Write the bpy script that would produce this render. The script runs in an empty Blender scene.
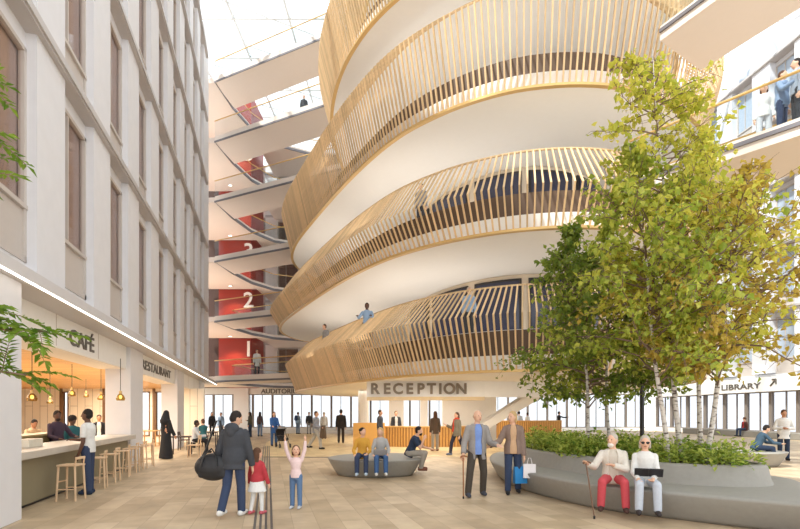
import bpy, bmesh, math, random
from mathutils import Vector as V, Matrix, Euler
SC = bpy.context.scene
C = SC.collection
R = math.radians
random.seed(7)
F, EYE, VH = 500.0, 1.65, 413.0          # focal length in pixels, eye height in metres, horizon row

def at(u, v, z=0.0):                     # the place at height z that stands under a pixel
    y = F * (EYE - z) / (v - VH)
    return V(((u - 400) / F * y, y, z))
def far(u, y, z=0.0):
    return V(((u - 400) / F * y, y, z))

# ------------------------------------------------------------------ materials
def lin(c):
    return tuple(((x / 12.92) if x <= .04045 else ((x + .055) / 1.055) ** 2.4) for x in [k / 255 for k in c])
MATS = {}
def M(name, rgb, rough=.6, metal=0.0, var=.08, scale=6.0, bump=0.0, emit=0.0, stretch=(1, 1, 1), spec=.5, sub=0.0):
    if name in MATS: return MATS[name]
    m = bpy.data.materials.new(name); m.use_nodes = True
    nt = m.node_tree; b = nt.nodes['Principled BSDF']
    c = lin(rgb)
    tc = nt.nodes.new('ShaderNodeTexCoord'); mp = nt.nodes.new('ShaderNodeMapping')
    mp.inputs['Scale'].default_value = stretch
    nt.links.new(tc.outputs['Object'], mp.inputs['Vector'])
    n = nt.nodes.new('ShaderNodeTexNoise'); n.inputs['Scale'].default_value = scale; n.inputs['Detail'].default_value = 4
    nt.links.new(mp.outputs[0], n.inputs['Vector'])
    mx = nt.nodes.new('ShaderNodeMix'); mx.data_type = 'RGBA'
    mx.inputs[6].default_value = (*[max(0, x * (1 - var)) for x in c], 1)
    mx.inputs[7].default_value = (*[min(1, x * (1 + var)) for x in c], 1)
    nt.links.new(n.outputs['Fac'], mx.inputs[0]); nt.links.new(mx.outputs[2], b.inputs['Base Color'])
    b.inputs['Roughness'].default_value = rough; b.inputs['Metallic'].default_value = metal
    b.inputs['Specular IOR Level'].default_value = spec
    if sub: b.inputs['Subsurface Weight'].default_value = sub; b.inputs['Subsurface Radius'].default_value = (.02, .008, .004)
    if emit:
        b.inputs['Emission Color'].default_value = (*c, 1); b.inputs['Emission Strength'].default_value = emit
    if bump:
        bp = nt.nodes.new('ShaderNodeBump'); bp.inputs['Strength'].default_value = bump; bp.inputs['Distance'].default_value = .02
        nt.links.new(n.outputs['Fac'], bp.inputs['Height']); nt.links.new(bp.outputs[0], b.inputs['Normal'])
    MATS[name] = m
    return m
def glass(name, tint, gloss=.12, rough=.02):
    if name in MATS: return MATS[name]
    m = bpy.data.materials.new(name); m.use_nodes = True; nt = m.node_tree
    nt.nodes.remove(nt.nodes['Principled BSDF']); out = nt.nodes['Material Output']
    t = nt.nodes.new('ShaderNodeBsdfTransparent'); t.inputs[0].default_value = (*lin(tint), 1)
    g = nt.nodes.new('ShaderNodeBsdfGlossy'); g.inputs['Roughness'].default_value = rough
    fr = nt.nodes.new('ShaderNodeLayerWeight'); fr.inputs[0].default_value = .5
    pw = nt.nodes.new('ShaderNodeMath'); pw.operation = 'POWER'; pw.inputs[1].default_value = 4.0
    ml = nt.nodes.new('ShaderNodeMath'); ml.operation = 'MULTIPLY_ADD'; ml.inputs[1].default_value = .35; ml.inputs[2].default_value = gloss * .25
    nt.links.new(fr.outputs['Facing'], pw.inputs[0]); nt.links.new(pw.outputs[0], ml.inputs[0])
    mx = nt.nodes.new('ShaderNodeMixShader')
    nt.links.new(ml.outputs[0], mx.inputs[0]); nt.links.new(t.outputs[0], mx.inputs[1]); nt.links.new(g.outputs[0], mx.inputs[2])
    nt.links.new(mx.outputs[0], out.inputs[0]); MATS[name] = m
    return m
def leaf_mat(name, a, b2):
    m = bpy.data.materials.new(name); m.use_nodes = True; nt = m.node_tree; b = nt.nodes['Principled BSDF']
    oi = nt.nodes.new('ShaderNodeNewGeometry'); mx = nt.nodes.new('ShaderNodeMix'); mx.data_type = 'RGBA'
    mx.inputs[6].default_value = (*lin(a), 1); mx.inputs[7].default_value = (*lin(b2), 1)
    nt.links.new(oi.outputs['Random Per Island'], mx.inputs[0]); nt.links.new(mx.outputs[2], b.inputs['Base Color'])
    b.inputs['Roughness'].default_value = .5
    tr = nt.nodes.new('ShaderNodeBsdfTranslucent'); nt.links.new(mx.outputs[2], tr.inputs[0])
    ms = nt.nodes.new('ShaderNodeMixShader'); ms.inputs[0].default_value = .5
    out = nt.nodes['Material Output']
    nt.links.new(b.outputs[0], ms.inputs[1]); nt.links.new(tr.outputs[0], ms.inputs[2]); nt.links.new(ms.outputs[0], out.inputs[0])
    return m
def paver_mat(name, c1, c2, mortar, ang, w, h):
    m = bpy.data.materials.new(name); m.use_nodes = True; nt = m.node_tree; b = nt.nodes['Principled BSDF']
    tc = nt.nodes.new('ShaderNodeTexCoord'); mp = nt.nodes.new('ShaderNodeMapping'); mp.inputs['Rotation'].default_value = (0, 0, -ang)
    nt.links.new(tc.outputs['Object'], mp.inputs['Vector'])
    br = nt.nodes.new('ShaderNodeTexBrick'); br.inputs['Scale'].default_value = 1
    br.inputs['Brick Width'].default_value = w; br.inputs['Row Height'].default_value = h; br.inputs['Mortar Size'].default_value = .005
    br.inputs['Mortar Smooth'].default_value = .3; br.inputs['Bias'].default_value = -.1
    br.inputs['Color1'].default_value = (*lin(c1), 1); br.inputs['Color2'].default_value = (*lin(c2), 1); br.inputs['Mortar'].default_value = (*lin(mortar), 1)
    nt.links.new(mp.outputs[0], br.inputs['Vector'])
    n = nt.nodes.new('ShaderNodeTexNoise'); n.inputs['Scale'].default_value = 2.2; n.inputs['Detail'].default_value = 6
    nt.links.new(mp.outputs[0], n.inputs['Vector'])
    mx = nt.nodes.new('ShaderNodeMix'); mx.data_type = 'RGBA'; mx.blend_type = 'OVERLAY'; mx.inputs[0].default_value = .35
    nt.links.new(br.outputs['Color'], mx.inputs[6]); nt.links.new(n.outputs['Fac'], mx.inputs[7])
    nt.links.new(mx.outputs[2], b.inputs['Base Color']); b.inputs['Roughness'].default_value = .5
    return m
def board_mat(name, c1, c2, ang, w, rough=.5):
    m = bpy.data.materials.new(name); m.use_nodes = True; nt = m.node_tree; b = nt.nodes['Principled BSDF']
    tc = nt.nodes.new('ShaderNodeTexCoord'); mp = nt.nodes.new('ShaderNodeMapping'); mp.inputs['Rotation'].default_value = ang
    nt.links.new(tc.outputs['Object'], mp.inputs['Vector'])
    br = nt.nodes.new('ShaderNodeTexBrick'); br.inputs['Scale'].default_value = 1; br.offset = .4
    br.inputs['Brick Width'].default_value = 3.4; br.inputs['Row Height'].default_value = w; br.inputs['Mortar Size'].default_value = .012
    br.inputs['Color1'].default_value = (*lin(c1), 1); br.inputs['Color2'].default_value = (*lin(c2), 1)
    br.inputs['Mortar'].default_value = (*[x * .45 for x in lin(c2)], 1)
    nt.links.new(mp.outputs[0], br.inputs['Vector']); nt.links.new(br.outputs['Color'], b.inputs['Base Color'])
    b.inputs['Roughness'].default_value = rough
    return m

# ------------------------------------------------------------------ objects
BASE = {}
def prop(o, label=None, cat=None, group=None, kind=None):
    if label: o['label'] = label
    if cat: o['category'] = cat
    if group: o['group'] = group
    if kind: o['kind'] = kind
    return o
def thing(name, label, cat, loc=(0, 0, 0), rz=0.0, group=None):
    o = bpy.data.objects.new(name, None); C.objects.link(o); o.empty_display_size = .2
    o.location = loc; o.rotation_euler = (0, 0, rz)
    BASE[o.name] = Matrix.Translation(loc) @ Matrix.Rotation(rz, 4, 'Z')
    return prop(o, label, cat, group)
def copy_tree(o, parent=None):
    c = o.copy(); C.objects.link(c)
    if parent is not None: c.parent = parent
    for ch in KIDS.get(o.name, []): 
        k = copy_tree(ch, c); KIDS.setdefault(c.name, []).append(k)
    return c
KIDS = {}
class MB:
    def __init__(s): s.b = bmesh.new()
    def box(s, c, d, rz=0.0, bev=0.0, m=None):
        r = bmesh.ops.create_cube(s.b, size=1)
        mt = (m or Matrix()) @ Matrix.Translation(c) @ Matrix.Rotation(rz, 4, 'Z') @ Matrix.Diagonal((*d, 1))
        bmesh.ops.transform(s.b, matrix=mt, verts=r['verts'])
        if bev:
            es = list({e for v in r['verts'] for e in v.link_edges})
            bmesh.ops.bevel(s.b, geom=es, offset=bev, segments=2, affect='EDGES', profile=.5)
        return s
    def span(s, x0, x1, y0, y1, z0, z1, m=None, bev=0.0):
        return s.box(((x0 + x1) / 2, (y0 + y1) / 2, (z0 + z1) / 2), (x1 - x0, y1 - y0, z1 - z0), m=m, bev=bev)
    def prism(s, pts, z0, z1):
        n = len(pts); b = s.b
        a = sum(pts[i][0] * pts[(i + 1) % n][1] - pts[(i + 1) % n][0] * pts[i][1] for i in range(n))
        if a < 0: pts = list(reversed(pts))
        lo = [b.verts.new((p[0], p[1], z0)) for p in pts]; hi = [b.verts.new((p[0], p[1], z1)) for p in pts]
        for i in range(n): b.faces.new((lo[i], lo[(i + 1) % n], hi[(i + 1) % n], hi[i]))
        f1 = b.faces.new(list(reversed(lo))); f2 = b.faces.new(hi)
        bmesh.ops.triangulate(b, faces=[f1, f2])
        return s
    def rings(s, rr, close=True, caps=True):            # loft between rings of points
        b = s.b; vs = [[b.verts.new(p) for p in r] for r in rr]
        n = len(vs[0])
        for i in range(len(vs) - 1):
            for j in range(n if close else n - 1):
                k = (j + 1) % n
                b.faces.new((vs[i][j], vs[i][k], vs[i + 1][k], vs[i + 1][j]))
        if caps:
            b.faces.new(list(reversed(vs[0]))); b.faces.new(vs[-1])
        return s
    def tube(s, pts, rad, n=8, cap=True):
        pts = [V(p) for p in pts]; k = len(pts)
        if not hasattr(rad, '__len__'): rad = [rad] * k
        rr = []; x = None
        for i in range(k):
            t = (pts[min(i + 1, k - 1)] - pts[max(i - 1, 0)]).normalized()
            if x is None:
                x = t.orthogonal().normalized()
            else:
                x = (x - t * x.dot(t)); x = x.normalized() if x.length > 1e-6 else t.orthogonal().normalized()
            y = t.cross(x)
            rr.append([pts[i] + (x * math.cos(a) + y * math.sin(a)) * rad[i] for a in [2 * math.pi * j / n for j in range(n)]])
        return s.rings(rr, True, cap)
    def lathe(s, prof, c=(0, 0, 0), n=24):
        c = V(c)
        return s.rings([[c + V((r * math.cos(2 * math.pi * j / n), r * math.sin(2 * math.pi * j / n), z)) for j in range(n)] for r, z in prof])
    def ell(s, c, r, m=None, n=12):
        q = bmesh.ops.create_uvsphere(s.b, u_segments=n, v_segments=max(6, n * 2 // 3), radius=1)
        bmesh.ops.transform(s.b, matrix=(Matrix.Translation(c) @ (m or Matrix()) @ Matrix.Diagonal((*r, 1))), verts=q['verts'])
        return s
    def cone(s, p, q, r1, r2, n=10, round1=True, round2=True):
        p, q = V(p), V(q)
        d = (q - p)
        if d.length < 1e-6: return s.ell(p, (r1, r1, r1))
        t = d.normalized(); x = t.orthogonal().normalized(); y = t.cross(x); rr = []
        def ring(c, r): rr.append([c + (x * math.cos(a) + y * math.sin(a)) * r for a in [2 * math.pi * j / n for j in range(n)]])
        if round1:
            for a in (80, 50, 25): ring(p - t * r1 * math.sin(R(a)), r1 * math.cos(R(a)))
        ring(p, r1); ring(q, r2)
        if round2:
            for a in (25, 50, 80): ring(q + t * r2 * math.sin(R(a)), r2 * math.cos(R(a)))
        return s.rings(rr)
    def build(s, name, mat, parent=None, smooth=False, world=False, recalc=False):
        if recalc: bmesh.ops.recalc_face_normals(s.b, faces=s.b.faces)
        me = bpy.data.meshes.new(name)
        if world and parent is not None: s.b.transform(BASE[parent.name].inverted())
        s.b.to_mesh(me); s.b.free()
        for m in (mat if isinstance(mat, (list, tuple)) else [mat]): me.materials.append(m)
        if smooth:
            for p in me.polygons: p.use_smooth = True
        o = bpy.data.objects.new(name, me); C.objects.link(o)
        if parent is not None:
            o.parent = parent; KIDS.setdefault(parent.name, []).append(o)
        return o
def struct(o): o['kind'] = 'structure'; return o
def text_mesh(name, body, size, depth, mat, parent, mtx, width=None, bold=.012):
    cu = bpy.data.curves.new('t', 'FONT'); cu.body = body; cu.size = size; cu.extrude = depth; cu.align_x = 'CENTER'; cu.align_y = 'BOTTOM_BASELINE'
    cu.offset = bold * size
    o = bpy.data.objects.new('t', cu); C.objects.link(o)
    dg = bpy.context.evaluated_depsgraph_get(); me = bpy.data.meshes.new_from_object(o.evaluated_get(dg))
    bpy.data.objects.remove(o)
    if width:
        xs = [v.co.x for v in me.vertices]; k = width / (max(xs) - min(xs))
        for v in me.vertices: v.co.x *= k
    me.transform(mtx); me.materials.clear(); me.materials.append(mat)
    t = bpy.data.objects.new(name, me); C.objects.link(t)
    if parent is not None: t.parent = parent; KIDS.setdefault(parent.name, []).append(t)
    return t

# palette
white = M('white_plaster', (240, 238, 235), .7, var=.03)
concrete = M('pale_concrete', (222, 220, 222), .75, var=.05, scale=3, bump=.05)
reveal = M('window_frame_metal', (196, 186, 178), .5, var=.04)
ledge_m = M('ledge_metal', (190, 184, 182), .4, var=.05)
soffit_m = M('warm_white_soffit', (242, 238, 232), .8, var=.02)
wood = M('oak_slats', (226, 192, 145), .5, var=.14, scale=5, stretch=(3, 3, .4))
def per_piece(m, k=.35):                  # each slat its own shade of oak
    nt = m.node_tree; b = nt.nodes['Principled BSDF']; src = b.inputs['Base Color'].links[0].from_socket
    g = nt.nodes.new('ShaderNodeNewGeometry'); mr = nt.nodes.new('ShaderNodeMapRange'); mr.inputs[3].default_value = 1 - k; mr.inputs[4].default_value = 1 + k * .6
    mx = nt.nodes.new('ShaderNodeMix'); mx.data_type = 'RGBA'; mx.blend_type = 'MULTIPLY'; mx.inputs[0].default_value = 1
    nt.links.new(g.outputs['Random Per Island'], mr.inputs[0]); nt.links.new(src, mx.inputs[6]); nt.links.new(mr.outputs[0], mx.inputs[7]); nt.links.new(mx.outputs[2], b.inputs['Base Color'])
    return m
per_piece(wood, .2)
wood_dark = M('oak_rail', (206, 164, 106), .45, var=.12, scale=4)
brass = M('brass_rail', (214, 176, 112), .35, .3, var=.05)
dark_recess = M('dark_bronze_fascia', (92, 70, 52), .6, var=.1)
red_m = M('red_lacquer', (146, 38, 20), .4, var=.05)
darkm = M('dark_metal', (44, 40, 40), .5)
stone = M('grey_cast_stone', (152, 148, 140), .7, var=.1, scale=14, bump=.08)
blackm = M('black_steel', (22, 22, 24), .45)
pane_m = glass('window_glass', (248, 244, 242), .07)
clear = glass('balustrade_glass', (246, 249, 250), .06)
roofg = glass('roof_glass', (246, 250, 252), .05)
sign_m = M('sign_letters_grey', (96, 90, 84), .5)
light_m = M('lit_white_lamp', (255, 250, 240), .5, emit=3.0)
# ------------------------------------------------------------------ the left wall's own frame: t along it, d out into the atrium
WD, WN, WB = V((-.2553, .9669, 0)), V((.9669, .2553, 0)), V((-4.18, 0, 0))
WANG = math.atan2(WD.y, WD.x)
def W(t, d, z=0): return WB + WD * t + WN * d + V((0, 0, z))
def frame_m(o, dirv):                    # local x = along, local y = into the building
    x = V(dirv).normalized(); y = V((-x.y, x.x, 0))
    return Matrix(((x.x, y.x, 0, o[0]), (x.y, y.y, 0, o[1]), (0, 0, 1, 0), (0, 0, 0, 1)))
ML = frame_m(WB, WD)                     # y local = -d
LV = 4.3
TRIM = [0]; WIN = [0]
def trim(mb, mat, parent=None):
    TRIM[0] += 1
    return struct(mb.build('trim_%d' % TRIM[0], mat))
# floor
MB_ = MB(); MB_.prism([(-30, -6), (30, -6), (30, 52), (-30, 52)], -.3, 0)
struct(MB_.build('floor', paver_mat('stone_pavers', (198, 176, 146), (172, 149, 119), (164, 142, 115), WANG, .8, .36)))
pl = MB(); pl.prism([(-5.2, 18.9), (11, 18.9), (13, 24), (12, 34), (8, 40), (-9, 40), (-7.5, 28)], 0, .004)  # paler zone of the paving: the drum's gold reflection put into its colour
struct(pl.build('floor_gold_reflection', paver_mat('pavers_gold_reflection', (222, 198, 152), (206, 180, 134), (194, 168, 126), WANG, .8, .36)))
g = MB(); a, b = at(264, 457), at(334, 457.5); g.box(((a.x + b.x) / 2, (a.y + b.y) / 2, .006), ((b - a).length, .16, .012), math.atan2(b.y - a.y, b.x - a.x))
trim(g, M('drain_slot', (96, 88, 80), .5))
vp = WD
for k, off in enumerate((-.27, -.19, -.11, -.03)):      # guiding strips set in the paving
    p0 = V((-1.13 + off * .97, 4.6 + off * .25, 0)); L = 21
    c = p0 + WD * L / 2
    trim(MB().box((c.x, c.y, .005), (L, .035, .010), WANG), M('guide_strip', (84, 78, 76), .5))

# ---------------------------------------------------------------- facades
def window_proto(w, h, dep, pm=None):
    """a tall window with solid base panel; local x along, y inward, origin at floor line, centre of opening"""
    f = MB()
    f.span(-w / 2, w / 2, -.04, .06, 0, .10); f.span(-w / 2, w / 2, -.06, .06, .95, 1.03)
    f.span(-w / 2, w / 2, -.04, .06, h - .08, h)
    for s in (-1, 1): f.span(s * w / 2 - (.09 if s > 0 else 0), s * w / 2 + (.09 if s < 0 else 0), -.04, .06, 0, h)
    f.span(-w / 2 + .09, w / 2 - .09, .0, .05, .1, .95)
    f.span(-w * .12 - .025, -w * .12 + .025, -.03, .05, 1.03, h)
    WIN[0] += 1
    o = struct(f.build('window_%d' % WIN[0], reveal))
    MB().span(-w / 2 + .08, w / 2 - .08, .015, .03, 1.0, h - .05).build('pane', pm or pane_m, o)
    return o
def facade(mtx, starts, pw, dep, levels, z0, z1, proto, gap, pil_mat, pm):
    ang = math.atan2(mtx[1][0], mtx[0][0])
    for t in starts:                                   # pilasters
        trim(MB().span(t, t + pw, 0, dep + .12, z0, z1, m=mtx), pil_mat)
    for i in range(len(starts) - 1):
        for k in levels:
            if proto[0] is None: proto[0] = o = window_proto(gap, LV - .45, dep, pm)
            else:
                o = copy_tree(proto[0]); WIN[0] += 1; o.name = 'window_%d' % WIN[0]
            c = mtx @ V((starts[i] + pw + gap / 2, dep, LV * k + .05))
            o.location = c; o.rotation_euler = (0, 0, ang)
            # spandrel above the head
    for k in list(levels) + [max(levels) + 1]:
        t0, t1 = starts[0], starts[-1] + pw
        trim(MB().span(t0, t1, dep - .02, dep + .3, LV * k - .42, LV * k + .05, m=mtx), pil_mat)
        lb = MB().span(t0, t1, -.14, dep, LV * k - .05, LV * k + .1, m=mtx); lb.span(t0, t1, -.10, dep, LV * k - .10, LV * k - .05, m=mtx)
        if k != min(levels): trim(lb, ledge_m)
        else: lb.b.free()
left_starts = [9.36 + 3.05 * i for i in range(-3, 9)]
room_back = M('curtained_room_wall', (168, 150, 143), .9, var=.25, scale=2.5, stretch=(3, 3, .05))
lp = [None]
facade(ML, left_starts, 1.3, .2, range(1, 6), 3.85, 27.2, lp, 1.75, concrete, None)
trim(MB().span(left_starts[-1] + 1.3, 36.4, .0, 6, 3.85, 27.2, m=ML), concrete)
wl = MB().span(-1, 36.4, .285, .5, 3.85, 27.2, m=ML)
wl.span(-1, 36.4, .2, 6, 27.0, 27.3, m=ML)
for k in range(2, 6): wl.span(-1, 36.4, .3, .7, LV * k - .6, LV * k + .1, m=ML)
struct(wl.build('wall_left', room_back))
# cornice with its light line, soffit, sign band
trim(MB().span(-2, 36.6, -.55, .5, 3.66, 3.84, m=ML), M('cornice_white', (208, 204, 204), .6, var=.03))
trim(MB().span(-2, 36.6, -.53, -.49, 3.645, 3.66, m=ML), light_m)
cols = [(6.0, 7.93, .35), (15.75, 17.3, .0), (23.9, 25.75, 0), (32.25, 34.1, 0)]
cn = ['broad pale concrete column at the photo edge before the cafe counter', 'pale concrete column at the far end of the cafe counter',
      'pale concrete column behind the person in the long black robe', 'pale concrete column at the far corner of the left facade']
for (t0, t1, d), lab in zip(cols, cn):
    mid = W((t0 + t1) / 2, d - .35)
    o = MB().span(-(t1 - t0) / 2, (t1 - t0) / 2, -.35, .35, 0, 3.66, bev=.012).build('column', concrete)
    o.location = mid; o.rotation_euler = (0, 0, WANG); prop(o, lab, 'column', 'ground floor columns of the left facade')
prev = 7.93
fz = [(7.93, 15.75), (17.3, 23.9), (25.75, 32.25)]
for t0, t1 in fz:
    trim(MB().span(t0 - .05, t1 + .05, .12, .30, 3.02, 3.66, m=ML), white)
    for q in range(1, 3):
        t = t0 + (t1 - t0) * q / 3
        trim(MB().span(t - .008, t + .008, .112, .14, 3.02, 3.66, m=ML), reveal)
    trim(MB().span(t0 - .1, t1 + .1, .12, .9, 2.98, 3.02, m=ML), soffit_m)
# cafe interior shell
inner = M('cafe_wall_panels', (232, 220, 200), .7, var=.03)
panel_m = board_mat('cafe_panel_boards', (250, 244, 232), (244, 236, 222), (R(90), 0, R(90)), .42)
ci = MB()
ci.prism([tuple(W(5, -.25)[:2]), tuple(W(34, -.25)[:2]), (-12.6, 30), (-25, 30), (-15, 5)], 3.02, 3.1)
struct(ci.build('ceiling', board_mat('golden_ceiling_boards', (236, 190, 122), (220, 170, 100), (0, 0, R(4)), .32, .4)))
struct(MB().prism([tuple(W(5, -.55)[:2]), tuple(W(34, -.55)[:2]), (-12.8, 30), (-25, 30), (-15, 5)], 3.12, 3.64).build('ceiling_void', soffit_m))
bw = MB(); Y = 28.0
winx = [(-16.5, -15.9), (-14.55, -14.0), (-13.7, -12.75), (-18.9, -18.55)]
xs = sorted([x for w_ in winx for x in w_])
edges = [-25] + xs + [-11.0]
for i in range(0, len(edges), 2): bw.span(edges[i], edges[i + 1], Y, Y + .2, 0, 3.02)
for a_, b_ in winx: bw.span(a_, b_, Y, Y + .2, 2.85, 3.02); bw.span(a_, b_, Y, Y + .2, 0, .35)
struct(bw.build('wall_cafe', panel_m))
for a_, b_ in winx:
    WIN[0] += 1
    f = MB()
    for x in (a_, b_ - .06): f.span(x, x + .06, Y - .05, Y + .15, .35, 2.85)
    f.span(a_ - .12, a_, Y - .08, Y, 0, 3.02); f.span(a_, b_, Y - .05, Y + .15, 2.79, 2.85); f.span(a_, b_, Y - .05, Y + .15, .35, .41)
    o = struct(f.build('window_%d' % WIN[0], M('brown_mullion', (120, 92, 70), .5)))
    MB().span(a_ + .06, b_ - .06, Y + .06, Y + .08, .41, 2.79).build('pane', clear, o)
struct(MB().prism([(-25, 30), (-25.2, 30), (-15.2, 5), (-15, 5)], 0, 3.02).build('wall_cafe_end', inner))
# signs on the bands
def sign_on_wall(name, label, body, t, z, size, width, dark=sign_m):
    x = WD; n = WN
    r = thing(name, label, 'sign', W(t, -.115, z), math.atan2(x.y, x.x))
    # text reads left to right as seen from the atrium: away from the camera along the wall
    m = Matrix.Rotation(R(90), 4, 'X')
    text_mesh('lettering', body, size, .02, dark, r, m, width)
    return r
sign_on_wall('cafe_sign', 'dark grey CAFE lettering on the white band over the counter', 'CAFÉ', 12.0, 3.14, .5, 1.55)
sign_on_wall('restaurant_sign', 'small dark RESTAURANT lettering on the white band past the cafe', 'RESTAURANT', 20.2, 3.17, .46, 5.2)

# ---------------------------------------------------------------- far wall and right wall
YB = 47.0
gw = MB(); gx0, gx1 = -19.5, 23.9
gw.span(gx0, gx1, YB, YB + .5, 3.42, 4.45); gw.span(gx0, gx1, YB + .05, YB + .4, 0, .28)
gw.span(-15.6, -14.2, YB - .15, YB + .5, 0, 4.45)
struct(gw.build('wall_back', white))
x = gx0
mull = M('taupe_mullion', (134, 122, 112), .5)
daylit = M('frosted_daylit_blind', (248, 248, 246), .9, var=.01)
first = None
while x < gx1 - 1.4:
    w_ = 1.85; WIN[0] += 1
    if first is None:
        f = MB(); f.span(0, .17, -.06, .16, 0, 3.14); f.span(.17, w_, -.04, .1, 3.06, 3.14); f.span(.17, w_, -.04, .1, 0, .07); f.span(.95, 1.0, -.02, .08, .07, 3.06)
        o = first = struct(f.build('window_%d' % WIN[0], mull)); MB().span(.17, w_, .03, .05, .07, 3.06).build('pane', glass('hall_glass', (226, 228, 230), .1), o)
    else: o = copy_tree(first); o.name = 'window_%d' % WIN[0]
    o.location = (x, YB + .1, .28); x += w_
r = thing('auditorium_sign', 'small grey AUDITORIUM lettering on the far white band', 'sign', ((282 - 400) / F * YB, YB - .02, EYE + 19.6 / F * YB))
text_mesh('lettering', 'AUDITORIUM', .62, .02, sign_m, r, Matrix.Rotation(R(90), 4, 'X'), 3.9)
# right wall
RB, RD = V((25.6, 32, 0)), V((.11, -1, 0)).normalized()
MR = frame_m(RB, RD)                     # local x runs toward the camera, local y to +x side
blue_m = M('blue_grey_panel', (196, 204, 216), .5, var=.1)
rp = [None]
facade(MR, [-14.0 + 3.4 * i for i in range(8)], 1.5, .5, range(1, 6), 4.4, 27.2, rp, 1.9, M('cool_white_concrete', (222, 222, 226), .7, var=.03), M('blue_grey_glazing', (172, 184, 200), .12, var=.1))
wr = MB().span(-15, 14, .9, 1.1, 4.3, 27.2, m=MR)
for k in range(2, 7): wr.span(-15, 14, .6, 1.0, LV * k - .6, LV * k + .1, m=MR)
struct(wr.build('wall_right', blue_m))
wrb = MB().span(-15.5, 14, -.5, .4, 3.12, 4.1, m=MR); wrb.span(-15.5, 14, 0, .4, 0, .35, m=MR)
struct(wrb.build('wall_library', white))
t = -15.0; first = None; angR = math.atan2(RD.y, RD.x)
while t < 13:
    WIN[0] += 1
    if first is None:
        f = MB(); f.span(0, .2, -.1, .16, 0, 2.77); f.span(.2, 2.1, -.04, .1, 2.70, 2.77); f.span(.2, 2.1, -.04, .1, 0, .07); f.span(1.25, 1.31, -.02, .08, .07, 2.7)
        o = first = struct(f.build('window_%d' % WIN[0], mull)); MB().span(.2, 2.1, .03, .05, .07, 2.7).build('pane', glass('library_glass', (226, 228, 232), .1), o)
    else: o = copy_tree(first); o.name = 'window_%d' % WIN[0]
    o.location = MR @ V((t, .1, .35)); o.rotation_euler = (0, 0, angR); t += 2.1
lib = MR @ V((-4.3, -.52, 3.38))
r = thing('library_sign', 'small dark LIBRARY lettering with an arrow on the right white band', 'sign', lib, angR)
text_mesh('lettering', 'LIBRARY', .55, .02, sign_m, r, Matrix.Rotation(R(90), 4, 'X'), 3.6)
ar = MB(); ar.tube([(3.3, 0, .1), (3.75, 0, .5)], .05, 6); ar.tube([(3.45, 0, .52), (3.78, 0, .52)], .05, 6); ar.tube([(3.76, 0, .54), (3.76, 0, .2)], .05, 6)
[setattr(v.co, 'x', v.co.x - .7) for v in ar.b.verts]; ar.build('arrow', sign_m, r)
o = MB().span(-9, 12, -1.6, -1.0, 0, .42, m=MR, bev=.03).build('wall_bench', stone); prop(o, 'long low grey bench below the library windows', 'bench')
o = MB().box((-9.2, 40.5, .22), (4.6, .6, .44), .06, .03).build('wall_bench', white); prop(o, 'long low white bench near the auditorium windows', 'bench')
# facade of the far side above the first floor
MBk = frame_m((0, 50.5, 0), (1, 0, 0))
bp = [None]
facade(MBk, [-13.6 + 3.3 * i for i in range(12)], 1.2, .4, range(1, 6), 4.4, 27.2, bp, 2.1, white, None)
wb = MB().span(-24, 27, 51.6, 51.8, 4.3, 27.2)
for k in range(2, 7): wb.span(-24, 27, 51.1, 51.9, LV * k - .6, LV * k + .1)
struct(wb.build('wall_back_upper', room_back))
# glass roof
rf = MB()
for i in range(-2, 15):
    y0 = -4 + 4 * i
    if y0 <= 52: rf.span(-24, 30, y0 - .07, y0 + .07, 30.0, 30.3)
for i in range(14): rf.span(-24 + 4 * i - .06, -24 + 4 * i + .06, -12, 52, 30.05, 30.25)
for i in range(-6, 13):
    a_, b_ = V((-24, 4 * i)), V((30, 4 * i + 54 * .55))
    rf.tube([(a_.x, a_.y, 30.1), (b_.x, b_.y, 30.1)], .05, 5)
roof_bar = M('roof_bar_white', (212, 215, 216), .6, var=.02)
o = struct(rf.build('ceiling_roof_bars', roof_bar))
struct(MB().span(-24, 30, -12, 52, 30.32, 30.34).build('ceiling_roof_glass', roofg))
# ------------------------------------------------------------------ the big oval of stacked balconies
CTRL = [(11.0, 18.2), (9.6, 16.7), (7.5, 15.45), (5.74, 15.05), (4, 15.2), (2.53, 15.75), (1.0, 16.75), (-.7, 18.5), (-2.8, 21.9), (-5.4, 27.0),
        (-7.2, 31), (-8.0, 34.5), (-7.4, 38), (-5, 41), (-1, 42.6), (4, 41.6), (8.5, 38.2), (11.6, 33), (12.9, 27), (12.5, 21.8)]
def closed_curve(ct, n):
    P = [V((*p, 0)) for p in ct]; k = len(P); d = []
    for i in range(k):
        a, b, c, e = P[i - 1], P[i], P[(i + 1) % k], P[(i + 2) % k]
        for j in range(30):
            t = j / 30
            d.append(.5 * ((2 * b) + (c - a) * t + (2 * a - 5 * b + 4 * c - e) * t * t + (3 * b - a - 3 * c + e) * t ** 3))
    for _ in range(25): d = [(d[i - 1] + d[i] * 2 + d[(i + 1) % len(d)]) / 4 for i in range(len(d))]
    L = [0]
    for i in range(len(d)): L.append(L[-1] + (d[(i + 1) % len(d)] - d[i]).length)
    out = []; i = 0
    for j in range(n):
        s = L[-1] * j / n
        while L[i + 1] < s: i += 1
        out.append(d[i].lerp(d[(i + 1) % len(d)], (s - L[i]) / max(1e-9, L[i + 1] - L[i])))
    return out, L[-1]
def normals(P):
    n = len(P); r = []
    A = sum(P[i].x * P[(i + 1) % n].y - P[(i + 1) % n].x * P[i].y for i in range(n))
    for i in range(n):
        t = (P[(i + 1) % n] - P[i - 1]).normalized(); r.append(V((t.y, -t.x, 0)) * (1 if A > 0 else -1))
    return r
NS = 372
def scaled(sx): return [((4 + (x - 4) * sx) if x < 4 else x, 15.05 + (y - 15.05) * (sx if x < 4 else (1 + sx) / 2)) for x, y in CTRL]
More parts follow.
